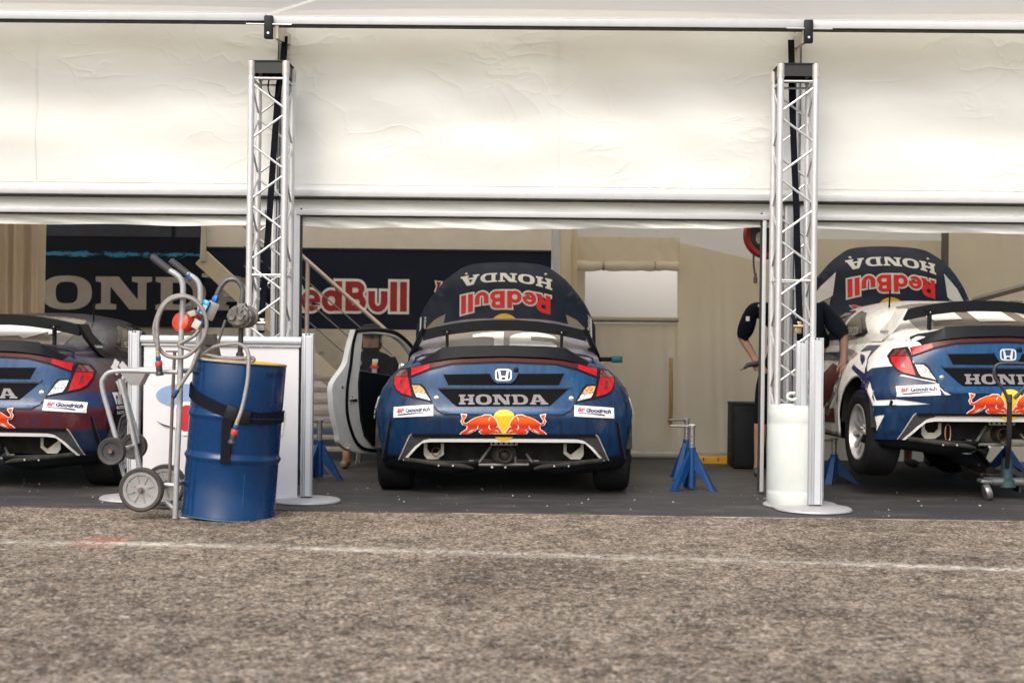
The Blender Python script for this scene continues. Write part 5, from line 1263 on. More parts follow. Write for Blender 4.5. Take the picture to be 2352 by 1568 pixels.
# hand truck (seen from its side)
YF, YK = 8.92, 9.38
FRAME = mat('grey_tube', (.40, .41, .42), .42, .35, .12, 22, dirt=.45, dirtcol=(.14, .12, .11)); GRIP = mat('rubber_grip', (.035, .038, .046), .6, 0, .2)
ht = thing('hand_truck', 'grey tubular hand truck with wheels carrying the blue drum', 'hand truck', (at(402, 1187, YF).x, (YF + YK) / 2, 0))
def S(pts, Y, n=6): return spline([at(x, y, Y) for x, y in pts], n)
front = [(349, 589), (370, 606), (388, 620), (403, 629), (413, 638), (419, 651), (420.5, 672), (419, 720), (417, 756), (414, 852), (413, 926), (406, 1074), (402.5, 1190)]
def shift(pts, Y0, Y1): return [at(x, y, Y0) + Vector((0, Y1 - Y0, 0)) for x, y in pts]
MB().tube(S(front, YF), .0185, 12).build('side_rail', FRAME, ht)
MB().tube(spline(shift(front, YF, YK), 6), .0185, 12).build('side_rail', FRAME, ht)
for Y in (YF, YK):
    g = [q for q in shift(front[:3], YF, Y)]; d = (g[2] - g[0]).normalized()
    gr = MB(); gr.tube([g[0] - d * .004, g[0] + d * .004] + [g[0].lerp(g[2], k / 10) for k in range(1, 11)], [.016, .023] + [.0245 if k % 2 else .0225 for k in range(10)], 14); gr.build('grip', GRIP, ht)
q = shift([(432, 630), (440, 642)], YK, YK); MB().cyl(q[0], q[1], .0215, 12).build('tape_wrap', mat('blue_tape', (.035, .06, .20), .4), ht)
arm = [(408, 854), (360, 853), (300, 851), (265, 852), (248, 857), (238, 868), (234, 880), (238, 905), (252, 955), (268, 1012), (270, 1030)]
MB().tube(S(arm, YF), .0155, 10).build('support_arm', FRAME, ht); MB().tube(spline(shift(arm, YF, YK), 6), .0155, 10).build('support_arm', FRAME, ht)
low = [(268, 1020), (276, 1055), (283, 1085), (295, 1108), (318, 1122)]
MB().tube(S(low, YF + .05), .014, 8).build('lower_brace', FRAME, ht); MB().tube(spline(shift([(314, 1050), (322, 1080), (330, 1110)], YK, YK), 6), .014, 8).build('lower_brace', FRAME, ht)
MB().tube([at(275, 870, YK - .04), at(288, 919, YK - .04), at(322, 1075, YK - .04)], .0155, 10).build('support_strut', FRAME, ht)
MB().tube([at(401, 808, 9.12), at(397, 900, 9.12), at(389, 1108, 9.12)], .011, 8).build('kick_rod', mat('rusty_rod', (.17, .13, .12), .6, .3, .3), ht)
MB().box(at(401, 807, 9.12), (.11, .03, .012)).build('rod_head', mat('rusty_rod'), ht)
for y, z in ((853, 0), (1112, 0)):
    a, b = at(414 - (y - 853) * .03, y, YF), at(414 - (y - 853) * .03, y, YF) + Vector((0, YK - YF, 0)); MB().cyl(a, b, .015, 8).build('cross_tube', FRAME, ht)
MB().cyl(at(377, 1112, YF), at(404, 1114, YF), .014, 8).build('axle_bracket', FRAME, ht); MB().cyl(at(379, 1150, YF + .02), at(400, 1168, YF + .02), .016, 8).build('axle_bracket', FRAME, ht)
ft = at(412, 1194, YF); MB().box((ft.x + .13, (YF + YK) / 2, .011), (.34, .42, .010), Matrix.Rotation(R(1.2), 3, 'Y'), bev=.003).build('toe_plate', FRAME, ht)
vp = MB(); c = at(326, 868, 9.1); vp.add([c + Vector(v) for v in ((-.12, -.06, .035), (.04, -.06, .035), (.0, -.06, -.045), (-.06, -.06, -.045), (-.12, .06, .035), (.04, .06, .035), (0, .06, -.045), (-.06, .06, -.045))], [(0, 1, 2, 3), (7, 6, 5, 4), (0, 4, 5, 1), (1, 5, 6, 2), (2, 6, 7, 3), (3, 7, 4, 0)]); vp.build('fold_bracket', mat('grey_bracket', (.30, .30, .31), .45, .5), ht)
def trolley_wheel(px, py, Y, r, big, Y0=None):
    c = at(px, py, Y0 or Y); c.y = Y; Mx = Matrix.Rotation(R(90), 3, 'X')
    w_ = MB().lathe([(r * .80, -.022), (r * .93, -.026), (r, -.016), (r, .016), (r * .93, .026), (r * .80, .022)], c, Mx, 40, close=True).build('wheel', mat('grey_rubber', (.045, .040, .036), .7, 0, .3, 30), ht)
    hub = MB().lathe([(0, .022), (r * .14, .022), (r * .16, .012), (r * .30, .010), (r * .62, .014), (r * .66, .020), (r * .80, .022), (r * .82, -.02), (0, -.02)], c, Mx, 40); hub.build('hub', mat('hub_grey', (.29, .29, .29), .45, .3, .12, 20, dirt=.5, dirtcol=(.2, .18, .17)) if big else mat('hub_black', (.03, .03, .033), .5), w_)
    if big:
        for k in range(8):
            g = k * math.pi / 4 + .3; d = Vector((math.cos(g), 0, math.sin(g))); MB().box(c + d * r * .48 + Vector((0, -.014, 0)), (r * .34, .010, .007), Matrix.Rotation(-g, 3, 'Y')).build('hub_rib', mat('hub_grey'), w_)
    MB().lathe([(0, .040), (.012, .040), (.016, .034), (.017, .012)], c, Mx, 12).build('axle_nut', mat('rusty_nut', (.16, .12, .10), .5, .5, .3), w_)
trolley_wheel(325, 1124, YF - .06, .139, 1, YF - .06); trolley_wheel(380, 1113, YK + .06, .139, 1)
trolley_wheel(257, 1036, YF - .05, .087, 0); trolley_wheel(308, 1024, YK + .02, .087, 0)
MB().cyl(at(325, 1124, YF - .06), at(325, 1124, YF - .06) + Vector((.0, .62, 0)), .012, 8).build('axle', FRAME, ht); c = at(257, 1036, YF - .05); MB().cyl(c, c + Vector((.0, .5, 0)), .012, 8).build('axle', PALESTEEL, ht)

# drum pump, meter and hoses
CAST = mat('cast_pump', (.15, .145, .135), .5, .35, .3, 24, bump=.25, bs=60, dirt=.4, dirtcol=(.30, .28, .25)); PIPE = mat('dark_pipe', (.035, .033, .034), .5, .3, .3)
HOSE = mat('braided_hose', (.25, .235, .22), .5, .25, .35, 150, bump=.5, bs=220); BLUEF = mat('blue_fitting', (.010, .12, .36), .3, .5); REDF = mat('red_fitting', (.55, .05, .025), .4); BRASS = mat('brass_ferrule', (.52, .36, .14), .35, .6); BLKF = mat('black_coupler', (.03, .028, .032), .45)
YP = 8.98
pm = thing('drum_pump', 'rotary hand pump with braided hoses and blue fittings on the blue drum', 'pump', at(553, 816, YP))
c = at(560, 727, YP); Mx = Matrix.Rotation(R(90), 3, 'X') @ Matrix.Rotation(R(-18), 3, 'Y')
pr = [(0, .085), (.058, .085), (.064, .08), (.068, .07), (.068, .058), (.078, .056), (.078, .044), (.066, .042), (.062, .0), (.066, -.02), (.078, -.022), (.078, -.034), (.064, -.036), (.060, -.06), (0, -.065)]
b_ = MB().lathe(pr, (0, 0, 0), None, 32); b_.v = [c + Mx @ Vector((v.x * 1.12, v.y * .92, v.z)) for v in b_.v]; b_.build('pump_body', CAST, pm)
fc = c + Mx @ Vector((0, 0, .087))
for sx in (-1, 1): MB().lathe([(0, .012), (.012, .012), (.016, .014), (.022, .014), (.026, 0)], fc + Mx @ Vector((sx * .030, -.002, 0)), Mx, 18).build('bearing_cap', CAST, pm)
for k in range(7): g = R(-30 + 40 * k); MB().box(fc + Mx @ Vector((.045 * math.cos(g), .035 * math.sin(g), .004)), (.042, .006, .010), Mx @ Matrix.Rotation(g, 3, 'Z')).build('casting_rib', CAST, pm)
for k in range(10): g = 2 * math.pi * k / 10; MB().lathe([(0, .012), (.005, .012), (.006, 0)], c + Mx @ Vector((.080 * math.cos(g), .066 * math.sin(g), .056)), Mx, 6).build('bolt', CAST, pm)
MB().box(at(556, 703, YP), (.055, .06, .035), bev=.006).build('outlet_boss', CAST, pm)
MB().tube(S([(555, 702), (556, 685), (557, 668), (553, 654), (544, 644), (532, 641), (521, 644), (512, 652), (505, 663), (498, 677)], YP), [.018] * 8 + [.016] * 47, 12).build('gooseneck', mat('worn_hose_pipe', (.10, .10, .105), .4, .3, .4, 30), pm)
MB().tube(S([(554, 750), (553, 780), (551, 818)], YP), .0165, 12).build('down_pipe', PIPE, pm); MB().lathe([(.026, 0), (.024, .02), (.018, .026)], at(551, 818, YP), n=14).build('bung_adapter', PIPE, pm)
MB().tube([at(518, 735, YP - .05), at(508, 765, YP - .06), at(500, 792, YP - .06)], .009, 8).build('crank', mat('crank_steel', (.13, .13, .13), .45, .5), pm); MB().tube([at(501, 791, YP - .06), at(485, 793, YP - .10), at(472, 792, YP - .12)], .010, 8).build('crank_grip', BLKF, pm)
wb = at(486, 792, YP + .08); MB().add([wb + Vector(v) for v in ((-.045, -.05, .065), (.02, -.05, .07), (.055, -.05, -.085), (-.06, -.05, -.085), (-.045, .05, .065), (.02, .05, .07), (.055, .05, -.085), (-.06, .05, -.085))], [(0, 1, 2, 3), (7, 6, 5, 4), (0, 4, 5, 1), (1, 5, 6, 2), (2, 6, 7, 3), (3, 7, 4, 0)]).build('support_block', mat('dark_wood', (.085, .08, .078), .7, 0, .4, 20, bump=.3), pm)
Mr = Matrix.Rotation(R(24), 3, 'Y')
MB().lathe([(.020, -.022), (.022, -.012), (.022, .012), (.017, .022), (.016, .03)], at(494, 688, YP), Mr, 6).build('union_nut', BLUEF, pm)
mc = at(484, 713, YP); MB().box(mc, (.060, .07, .115), Mr @ Matrix.Rotation(R(30), 3, 'Z'), bev=.008).build('meter_block', mat('meter_alloy', (.48, .47, .45), .5, .5), pm)
mc2 = at(469, 707, YP - .05); MB().box(mc2, (.055, .03, .105), Mr @ Matrix.Rotation(R(-12), 3, 'Z'), bev=.012).build('meter_face', mat('meter_blue', (.02, .20, .42), .12, .4), pm)
MB().box(mc2 + Vector((0, -.017, -.01)), (.03, .004, .06), Mr @ Matrix.Rotation(R(-12), 3, 'Z')).build('meter_display', mat('display_pale', (.45, .60, .70), .2), pm)
MB().lathe([(.021, -.016), (.021, .012), (.016, .02)], at(463, 743, YP - .03), Mr, 8).build('union_nut', BLUEF, pm); MB().lathe([(.018, -.02), (.020, .02)], at(468, 733, YP - .03), Mr, 12).build('reducer', BLKF, pm)
MB().lathe([(.014, -.02), (.015, .02)], at(458, 755, YP - .03), Mr, 12).build('ferrule', BRASS, pm)
MB().lathe([(0, .05), (.045, .05), (.060, .04), (.066, .02), (.066, -.02), (.058, -.05), (.05, -.08), (0, -.08)], at(422, 741, YP - .02), Matrix.Rotation(R(80), 3, 'X') @ Matrix.Rotation(R(-20), 3, 'Y'), 24).build('hose_reel_drum', mat('orange_red', (.62, .055, .02), .4, 0, .25, 20), pm)
MB().lathe([(0, .04), (.04, .04), (.052, .03), (.052, -.03), (.04, -.05), (0, -.05)], at(446, 732, YP + .03), Matrix.Rotation(R(70), 3, 'X') @ Matrix.Rotation(R(-30), 3, 'Y'), 20).build('hose_reel_drum', mat('orange_red'), pm)
MB().box(at(437, 722, YP - .02), (.085, .05, .04), Matrix.Rotation(R(-18), 3, 'Y'), bev=.008).build('reel_clamp', mat('pale_clamp', (.55, .52, .48), .5, .2), pm); MB().box(at(452, 745, YP - .05), (.05, .03, .06), Matrix.Rotation(R(30), 3, 'Y'), bev=.008).build('reel_clamp', mat('pale_clamp'), pm)
MB().box(at(428, 709, YP + .02), (.09, .05, .05), Matrix.Rotation(R(-12), 3, 'Y'), bev=.012).build('reel_bracket', CAST, pm)
def hose(pts, d0=0, d1=0, par=pm):
    n = len(pts); P = [at(x, y, YP - .05 - (d0 + (d1 - d0) * i / (n - 1))) for i, (x, y) in enumerate(pts)]
    MB().tube(spline(P, 7), .0125, 10).build('hose', HOSE, par)
hose([(457, 757), (447, 770), (430, 780), (415, 788), (411, 792), (418, 797), (440, 803), (470, 812), (500, 820), (530, 823), (560, 823), (578, 821), (583, 826), (577, 831), (560, 832), (520, 829), (480, 827), (460, 822), (458, 817), (468, 813)], .02, .03)
hose([(468, 813), (485, 800), (505, 793), (530, 790), (548, 790), (562, 797), (570, 812), (571, 835), (569, 870), (563, 905), (555, 940), (545, 968)], .02, .30)
hose([(362, 806), (362, 785), (361, 760), (362, 738), (371, 712), (387, 692), (408, 683), (428, 682), (447, 690), (462, 705), (473, 730), (474, 755), (467, 778), (455, 795), (440, 810), (425, 819), (403, 821), (384, 817), (370, 806), (358, 785), (354, 760), (358, 735), (371, 705), (390, 685), (415, 678), (438, 683), (455, 695), (466, 715)], .10, .04)
hose([(468, 755), (467, 775), (458, 800), (450, 820), (440, 845), (425, 868), (412, 888)], .05, .08)
def coupler(px, py, ang, d, red=1):
    M_ = Matrix.Rotation(R(ang), 3, 'Y'); c = at(px, py, YP - .05 - d)
    MB().lathe([(.013, .03), (.0135, .0)], c, M_, 12).build('ferrule', BRASS, pm); MB().lathe([(.015, 0), (.017, -.006), (.017, -.024), (.014, -.03)], c, M_, 8).build('union_nut', BLUEF, pm)
    if red:
        MB().lathe([(.021, -.03), (.023, -.036), (.023, -.058), (.019, -.064)], c, M_, 14).build('coupler_sleeve', REDF, pm); MB().lathe([(.019, -.064), (.021, -.085), (.019, -.095), (.025, -.105), (.025, -.118), (.018, -.122)], c, M_, 14).build('quick_coupler', BLKF, pm)
    else: MB().lathe([(.014, -.03), (.016, -.05), (.009, -.062)], c, M_, 10).build('nozzle_tip', BLKF, pm)
coupler(363, 818, -6, .10); coupler(543, 975, 14, .30); coupler(408, 894, 28, .085, 0)

# ================================================================== WORKSHOP GEAR
JBL = mat('jack_blue', (.001, .040, .150), .45, 0, .15, 14, dirt=.2)
def jack_stand(px, py, label, rz=0, h=.50, Y=None):
    g = ground_at(px, py); t = thing('jack_stand', label, 'jack stand', (g.x, g.y, .010), 'blue jack stands'); t['localspace'] = 1; t.rotation_euler = (0, 0, rz)
    top = h * .66
    MB().lathe([(.030, .02), (.031, top), (.026, top + .004), (.026, top - .02)], n=16).build('collar_tube', JBL, t)
    for k in range(3):
        g_ = R(90 + 120 * k) + .3; d = Vector((math.cos(g_), math.sin(g_), 0)); n_ = Vector((-d.y, d.x, 0))
        a = d * .02; b = d * .165
        v = []
        for s in (-.014, .014):
            v += [a + n_ * s + Vector((0, 0, top - .01)), a + n_ * s + Vector((0, 0, top - .16)), b + n_ * s * 2.2 + Vector((0, 0, .0)), b + d * .03 + n_ * s * 2.2 + Vector((0, 0, .0))]
        MB().add(v, [(0, 1, 2, 3), (7, 6, 5, 4), (0, 4, 5, 1), (1, 5, 6, 2), (2, 6, 7, 3), (3, 7, 4, 0)]).build('leg', JBL, t)
        MB().box(b + d * .012 + Vector((0, 0, .004)), (.05, .06, .008), Matrix.Rotation(g_, 3, 'Z')).build('foot', JBL, t)
    MB().lathe([(.022, top - .03), (.022, h - .02), (.026, h - .016), (.026, h)], n=14).build('ram_tube', mat('ram_steel', (.32, .31, .30), .35, .7, .2), t)
    for k in range(3): MB().cyl((.0, -.024, top + .02 + .035 * k), (0, -.020, top + .02 + .035 * k), .005, 8).build('ram_hole', DARKGAP, t)
    MB().box((0, 0, h + .006), (.055, .04, .014), bev=.004).build('saddle', mat('ram_steel'), t)
    MB().cyl((-.17, -.01, h - .004), (.0, -.01, h - .002), .009, 8).build('lever', mat('lever_grey', (.16, .15, .14), .5, .4), t)
    return t
jack_stand(1588, 1128, 'blue jack stand standing free right of the middle car', -.2, .50)
jack_stand(1576, 1102, 'blue jack stand half hidden behind the free one', .2, .50)
jack_stand(733, 1104, 'blue jack stand just right of the white display panel', .1, .48)
jack_stand(700, 1092, 'blue jack stand mostly hidden behind the display panel post', .5, .48)
jack_stand(1915, 1112, 'blue jack stand under the left sill of the white car', .3, .36)
jack_stand(2312, 1085, 'blue jack stand in the shade beneath the white car', .6, .36)

# hanging hose reel
c = at(1763, 540, 11.25); hr = thing('hose_reel', 'red and black hose reel hanging by the right door jamb', 'hose reel', c)
Mx0 = Matrix.Rotation(R(90), 3, 'X')
MB().lathe([(.10, .05), (.175, .05), (.19, .03), (.19, -.03), (.175, -.05), (.10, -.05)], c, Mx0, 36, close=True).build('reel_case', mat('reel_red', (.33, .012, .012), .35), hr)
MB().lathe([(0, .062), (.13, .060), (.145, .05), (.145, .03), (0, .03)], c, Mx0, 32).build('side_cover', mat('reel_black', (.014, .016, .022), .4), hr)
q = at(1744, 547, 11.18); MB().lathe([(0, .004), (.026, .004), (.027, 0)], q, Mx0 @ Matrix.Scale(1.7, 3, Vector((0, 1, 0))), 20).build('label_plate', mat('label_grey', (.45, .43, .40), .4), hr)
MB().tube(S([(1731, 585), (1731, 605), (1734, 630)], 11.2), .008, 8).build('hose_tail', BLKF, hr); MB().lathe([(.010, .03), (.010, 0), (.015, -.004), (.016, -.045), (.010, -.05)], at(1735, 636, 11.2), n=10).build('hose_end', BLKF, hr)
MB().box(c + Vector((0, 0, .25)), (.03, .05, .3)).build('hanger', DARKGAP, hr)

# black cabinet, yellow beam, pole
g = ground_at(1722, 1080); cab = thing('tool_cabinet', 'black upright cabinet behind the mechanic by the back wall', 'cabinet', (g.x, g.y, .010)); cab['localspace'] = 1
MB().box((.0, .22, .30), (.30, .42, .58), bev=.012).build('cabinet_case', mat('cabinet_black', (.008, .009, .012), .6, 0, .3, spec=.2), cab)
MB().box((0, .006, .29), (.26, .006, .50), bev=.002).build('cabinet_door', mat('drawer_black', (.010, .011, .015), .6, spec=.2), cab); MB().box((0, .22, .595), (.31, .43, .014), bev=.004).build('cabinet_top', mat('drawer_black'), cab)
a, b = ground_at(1598, 1067), ground_at(1690, 1069); yb_ = thing('yellow_beam', 'yellow metal beam lying on the floor by the back wall', 'beam', ((a.x + b.x) / 2, a.y + .1, .010))
YELB = mat('beam_yellow', (.55, .30, .015), .45, 0, .15, dirt=.3); MB().box(((a.x + b.x) / 2, a.y + .12, .045), (b.x - a.x, .12, .068), bev=.006).build('beam_web', YELB, yb_); MB().box(((a.x + b.x) / 2, a.y + .11, .018), (b.x - a.x + .02, .18, .014)).build('beam_flange', YELB, yb_)
for k in range(3): MB().box((a.x + .08 + .14 * k, a.y + .057, .05), (.012, .006, .03)).build('beam_slot', DARKGAP, yb_)
p = MB(); p.tube([ground_at(1541, 1052) + Vector((0, .15, 0)), at(1541, 930, YB - .10), at(1541, 822, YB - .07)], [.022, .021, .018], 10)
tag(p.build('wooden_pole', mat('pale_wood', (.42, .28, .09), .6, 0, .2, 12)), 'thin ochre wooden pole leaning against the back wall', 'pole')

# floor jack with tall handle, right edge
fj = thing('floor_jack', 'grey trolley jack with tall black handle in front of the white car', 'jack', ground_at(2300, 1135))
JG = mat('jack_grey', (.16, .17, .175), .4, .5, .25, 20); JD = mat('jack_dark', (.03, .030, .034), .45, .3, .3, 12, dirt=.3)
ya = ground_at(2318, 1152).y; xa = at(2318, 1152, ya).x; xf, yf = at(2236, 1062, ya + 1.25).x, ya + 1.25
dv = Vector((xf - xa, yf - ya, 0)).normalized(); nv = Vector((dv.y, -dv.x, 0))
for s in (-.11, .11):
    A = Vector((xa, ya + .1, .06)) + nv * s; Bq = Vector((xf, yf, .06)) + nv * s * .8; th = nv * .006
    MB().add([A - th, A - th + Vector((0, 0, .12)), Bq - th + Vector((0, 0, .10)), Bq - th, A + th, A + th + Vector((0, 0, .12)), Bq + th + Vector((0, 0, .10)), Bq + th], [(0, 1, 2, 3), (7, 6, 5, 4), (0, 4, 5, 1), (1, 5, 6, 2), (2, 6, 7, 3), (3, 7, 4, 0)]).build('side_plate', JD, fj)
m_ = Vector((xa, ya + .45, .17)); MB().box(m_ + dv * .25, (.20, .75, .02), Matrix.Rotation(math.atan2(-dv.x, dv.y), 3, 'Z')).build('cover_plate', mat('jack_decal', (.07, .045, .04), .4, 0, .5, 30), fj)
MB().box(Vector((xf, yf, .30)) - dv * .1, (.12, .16, .05), bev=.01).build('lift_saddle', JG, fj); MB().tube([m_ + Vector((0, 0, .02)), Vector((xf, yf, .28)) - dv * .1], .035, 8).build('lift_arm', JD, fj)
MB().lathe([(.05, 0), (.07, .0), (.07, .05), (.045, .07), (.042, .22), (.0, .22)], (xa + .02, ya + .12, .10), n=18).build('handle_socket', mat('socket_teal', (.05, .09, .10), .4, .3), fj)
MB().cyl((xa - .16, ya + .10, .14), (xa + .30, ya + .10, .14), .035, 14).build('pump_block', JG, fj); MB().cyl((xa + .16, ya + .02, .12), (xa + .16, ya + .02, .26), .018, 10).build('release_knob', JG, fj)
for sx in (-.17, .20):
    MB().lathe([(0, .03), (.02, .03), (.03, .022), (.058, .022), (.062, .016), (.062, -.016), (.058, -.022), (0, -.022)], (xa + sx, ya - .02, .072), Matrix.Rotation(R(75), 3, 'Y'), 24).build('caster', mat('caster_steel', (.22, .22, .22), .35, .6), fj)
    MB().box((xa + sx, ya + .03, .15), (.10, .13, .03), bev=.012).build('caster_fork', JG, fj)
yh = 10.10
MB().tube([Vector((xa + .02, ya + .12, .24)), at(2317, 1030, 10.25), at(2318, 990, 10.15), at(2319, 912, yh)], .0175, 12).build('handle', BLKF, fj)
MB().tube(S([(2319, 925), (2304, 893), (2288, 872), (2283, 852), (2290, 838), (2308, 834), (2330, 834), (2352, 835), (2368, 838), (2375, 852), (2368, 872), (2348, 895), (2330, 915)], yh, 5), .0125, 10).build('handle_loop', BLKF, fj)
MB().lathe([(.019, -.03), (.022, 0), (.019, .03)], at(2318, 915, yh), n=12).build('handle_collar', BLKF, fj)

# ================================================================== PEOPLE
SKIN = mat('skin', (.36, .20, .13), .5, 0, .12, 14); TEE = mat('navy_tee', (.006, .008, .014), .85, 0, .25, 9, bump=.5, bs=9, spec=.1); SHORT = mat('dark_shorts', (.007, .008, .011), .85, 0, .25, 9, bump=.5, bs=9, spec=.1)
SHOE = mat('dark_shoe', (.04, .038, .036), .6, 0, .4, 20); HAIR = mat('dark_hair', (.020, .014, .010), .6, 0, .3, 60); SOCK = mat('tan_shoe', (.16, .12, .07), .7, 0, .3, 30)
def person(label, J, base, mats, cap=False, head=True, face=None, rot=0):
    """J: joint -> local position. One skinned, subdivided body surface; cloth regions by nearest bone"""
    t = thing('person', label, 'person', base); t['localspace'] = 1; t.rotation_euler = (0, 0, rot)
    bones = [('pelvis', 'belly', 'tee'), ('belly', 'chest', 'tee'), ('chest', 'neck', 'tee'), ('neck', 'head', 'skin'), ('head', 'crown', 'skin')]
    rad = dict(pelvis=.145, belly=.135, chest=.155, neck=.060, head=.090, crown=.075)
    for s in 'LR':
        bones += [('chest', 'rib' + s, 'tee'), ('belly', 'wai' + s, 'tee'), ('chest', 'sho' + s, 'tee'), ('sho' + s, 'upa' + s, 'tee'), ('upa' + s, 'elb' + s, 'skin'), ('elb' + s, 'wri' + s, 'skin'), ('wri' + s, 'pal' + s, 'skin'),
                  ('pelvis', 'hip' + s, 'short'), ('hip' + s, 'thi' + s, 'short'), ('thi' + s, 'kne' + s, 'short'), ('kne' + s, 'cal' + s, 'skin'), ('cal' + s, 'ank' + s, 'skin'), ('ank' + s, 'hee' + s, 'shoe'), ('hee' + s, 'toe' + s, 'shoe')]
        sg_ = -1 if s == 'L' else 1; J['rib' + s] = tuple(Vector(J['chest']) + Vector((sg_ * .085, 0, -.07))); J['wai' + s] = tuple(Vector(J['belly']) + Vector((sg_ * .07, 0, .02)))
        rad.update({'rib' + s: .115, 'wai' + s: .115, 'sho' + s: .082, 'upa' + s: .078, 'elb' + s: .044, 'wri' + s: .029, 'pal' + s: .036, 'hip' + s: .105, 'thi' + s: .088, 'kne' + s: .062, 'cal' + s: .056, 'ank' + s: .038, 'hee' + s: .045, 'toe' + s: .036})
        a, b = Vector(J['sho' + s]), Vector(J['elb' + s]); J['upa' + s] = tuple(a.lerp(b, .86)); k_, an = Vector(J['kne' + s]), Vector(J['ank' + s]); J['cal' + s] = tuple(k_.lerp(an, .35)); h_ = Vector(J['hip' + s]); J['thi' + s] = tuple(h_.lerp(k_, .55))
        w_, e_ = Vector(J['wri' + s]), Vector(J['elb' + s]); d = (w_ - e_).normalized(); J['pal' + s] = tuple(w_ + d * .07)
        sd_ = d.cross(Vector((0, 1, 0))).normalized() if abs(d.y) < .9 else Vector((1, 0, 0)); curl = Vector(J.get('curl' + s, (0, -.5, 0)))
        for f, (o, ln) in enumerate(((-.030, .060), (-.010, .072), (.010, .068), (.028, .055))):
            r0_ = w_ + d * .085 + sd_ * o; J[f'f{f}a{s}'] = tuple(r0_); J[f'f{f}b{s}'] = tuple(r0_ + (d + curl * .5).normalized() * ln * .5); J[f'f{f}c{s}'] = tuple(Vector(J[f'f{f}b{s}']) + (d + curl * 1.6).normalized() * ln * .5)
            bones += [('pal' + s, f'f{f}a{s}', 'skin'), (f'f{f}a{s}', f'f{f}b{s}', 'skin'), (f'f{f}b{s}', f'f{f}c{s}', 'skin')]
            for q, r_ in (('a', .0105), ('b', .0095), ('c', .008)): rad[f'f{f}{q}{s}'] = r_
        th = w_ + d * .04 - sd_ * .045; J['tha' + s] = tuple(th); J['thb' + s] = tuple(th + (d - sd_ * .3 + curl * .4).normalized() * .045); bones += [('wri' + s, 'tha' + s, 'skin'), ('tha' + s, 'thb' + s, 'skin')]; rad['tha' + s] = .012; rad['thb' + s] = .0095
    names = list(dict.fromkeys([n for b in bones for n in b[:2]])); idx = {n: i for i, n in enumerate(names)}
    me = bpy.data.meshes.new('body'); bm = bmesh.new(); ly = bm.verts.layers.skin.verify(); vs = [bm.verts.new(J[n]) for n in names]
    for a, b, _ in bones: bm.edges.new((vs[idx[a]], vs[idx[b]]))
    for n, v in zip(names, vs): v[ly].radius = (rad[n], rad[n]) if n not in ('chest', 'belly', 'pelvis') else (rad[n] * 1.0, rad[n] * .80); v[ly].use_root = n == 'pelvis'
    bm.to_mesh(me); bm.free(); o = bpy.data.objects.new('tmp', me); COL.objects.link(o)
    sk = o.modifiers.new('skin', 'SKIN'); sk.use_smooth_shade = True; o.modifiers.new('sub', 'SUBSURF').levels = 3; o.modifiers['sub'].render_levels = 3
    dg = bpy.context.evaluated_depsgraph_get(); m2 = bpy.data.meshes.new_from_object(o.evaluated_get(dg)); bpy.data.objects.remove(o); bpy.data.meshes.remove(me); m2.name = 'body'
    if face:                                     # nose and brow pushed out of the head
        f = Vector(face).normalized(); hc = Vector(J['head'])
        for v in m2.vertices:
            r = v.co - hc
            if r.length < .2:
                q = r - f * r.dot(f)
                if r.dot(f) > 0:
                    v.co += f * (.030 * math.exp(-((q.x / .02) ** 2 + (q.z + .005) ** 2 / .0009)) + .012 * math.exp(-((q.z + .07) / .025) ** 2 - (q.x / .03) ** 2) + .008 * math.exp(-((q.z - .045) / .015) ** 2))
    keys = ['skin', 'tee', 'short', 'shoe']; m2.materials.clear()
    for k in keys: m2.materials.append(mats[k])
    segs = [(Vector(J[a]), Vector(J[b]), k, (rad[a] + rad[b]) / 2) for a, b, k in bones]
    cen = np.zeros(len(m2.polygons) * 3, dtype=np.float32); m2.polygons.foreach_get('center', cen); cen = cen.reshape(-1, 3); D = []
    for a_, b2, k_, r_ in segs:
        A = np.array(a_); AB = np.array(b2 - a_); t_ = np.clip(((cen - A) @ AB) / max(1e-9, AB @ AB), 0, 1); D.append(np.linalg.norm(cen - A - t_[:, None] * AB, axis=1) - r_)
    bi = np.argmin(np.array(D), 0); ki = np.array([keys.index(s_[2]) for s_ in segs], dtype=np.int32)[bi]
    m2.polygons.foreach_set('material_index', ki); m2.polygons.foreach_set('use_smooth', [True] * len(m2.polygons))
    bo = bpy.data.objects.new('body', m2); COL.objects.link(bo); bo.parent = t
    if face:
        hc = Vector(J['head']); f = Vector(face).normalized(); s_ = Vector((f.y, -f.x, 0))
        MB().ball(hc + Vector((0, 0, .062)) - f * .022, (.094, .094, .075), 18).build('hair', HAIR, t)
        for sg in (-1, 1):
            MB().ball(hc + f * .088 + s_ * .032 * sg + Vector((0, 0, .018)), (.011, .006, .006), 8).build('eye', BLKF, t)
            MB().ball(hc + s_ * .095 * sg - f * .005, (.012, .02, .032), 8).build('ear', mats['skin'], t)
            MB().ball(hc + s_ * .072 * sg - f * .045 + Vector((0, 0, -.02)), (.03, .05, .07), 10).build('hair_side', HAIR, t)
        MB().ball(hc + f * .094 + Vector((0, 0, -.052)), (.024, .006, .006), 8).build('mouth', mat('lip', (.22, .09, .07), .5), t)
        if cap:
            MB().lathe([(.108, 0), (.110, .03), (.098, .075), (.06, .105), (0, .112)], hc + Vector((0, 0, .035)) - f * .008, n=24).build('cap', mat('black_cap', (.008, .009, .012), .8), t)
            MB().box(hc + f * .135 + Vector((0, 0, .044)), (.15, .10, .012), bev=.005).build('cap_peak', mat('black_cap'), t)
    return t
KIT = dict(skin=SKIN, tee=TEE, short=SHORT, shoe=SHOE)
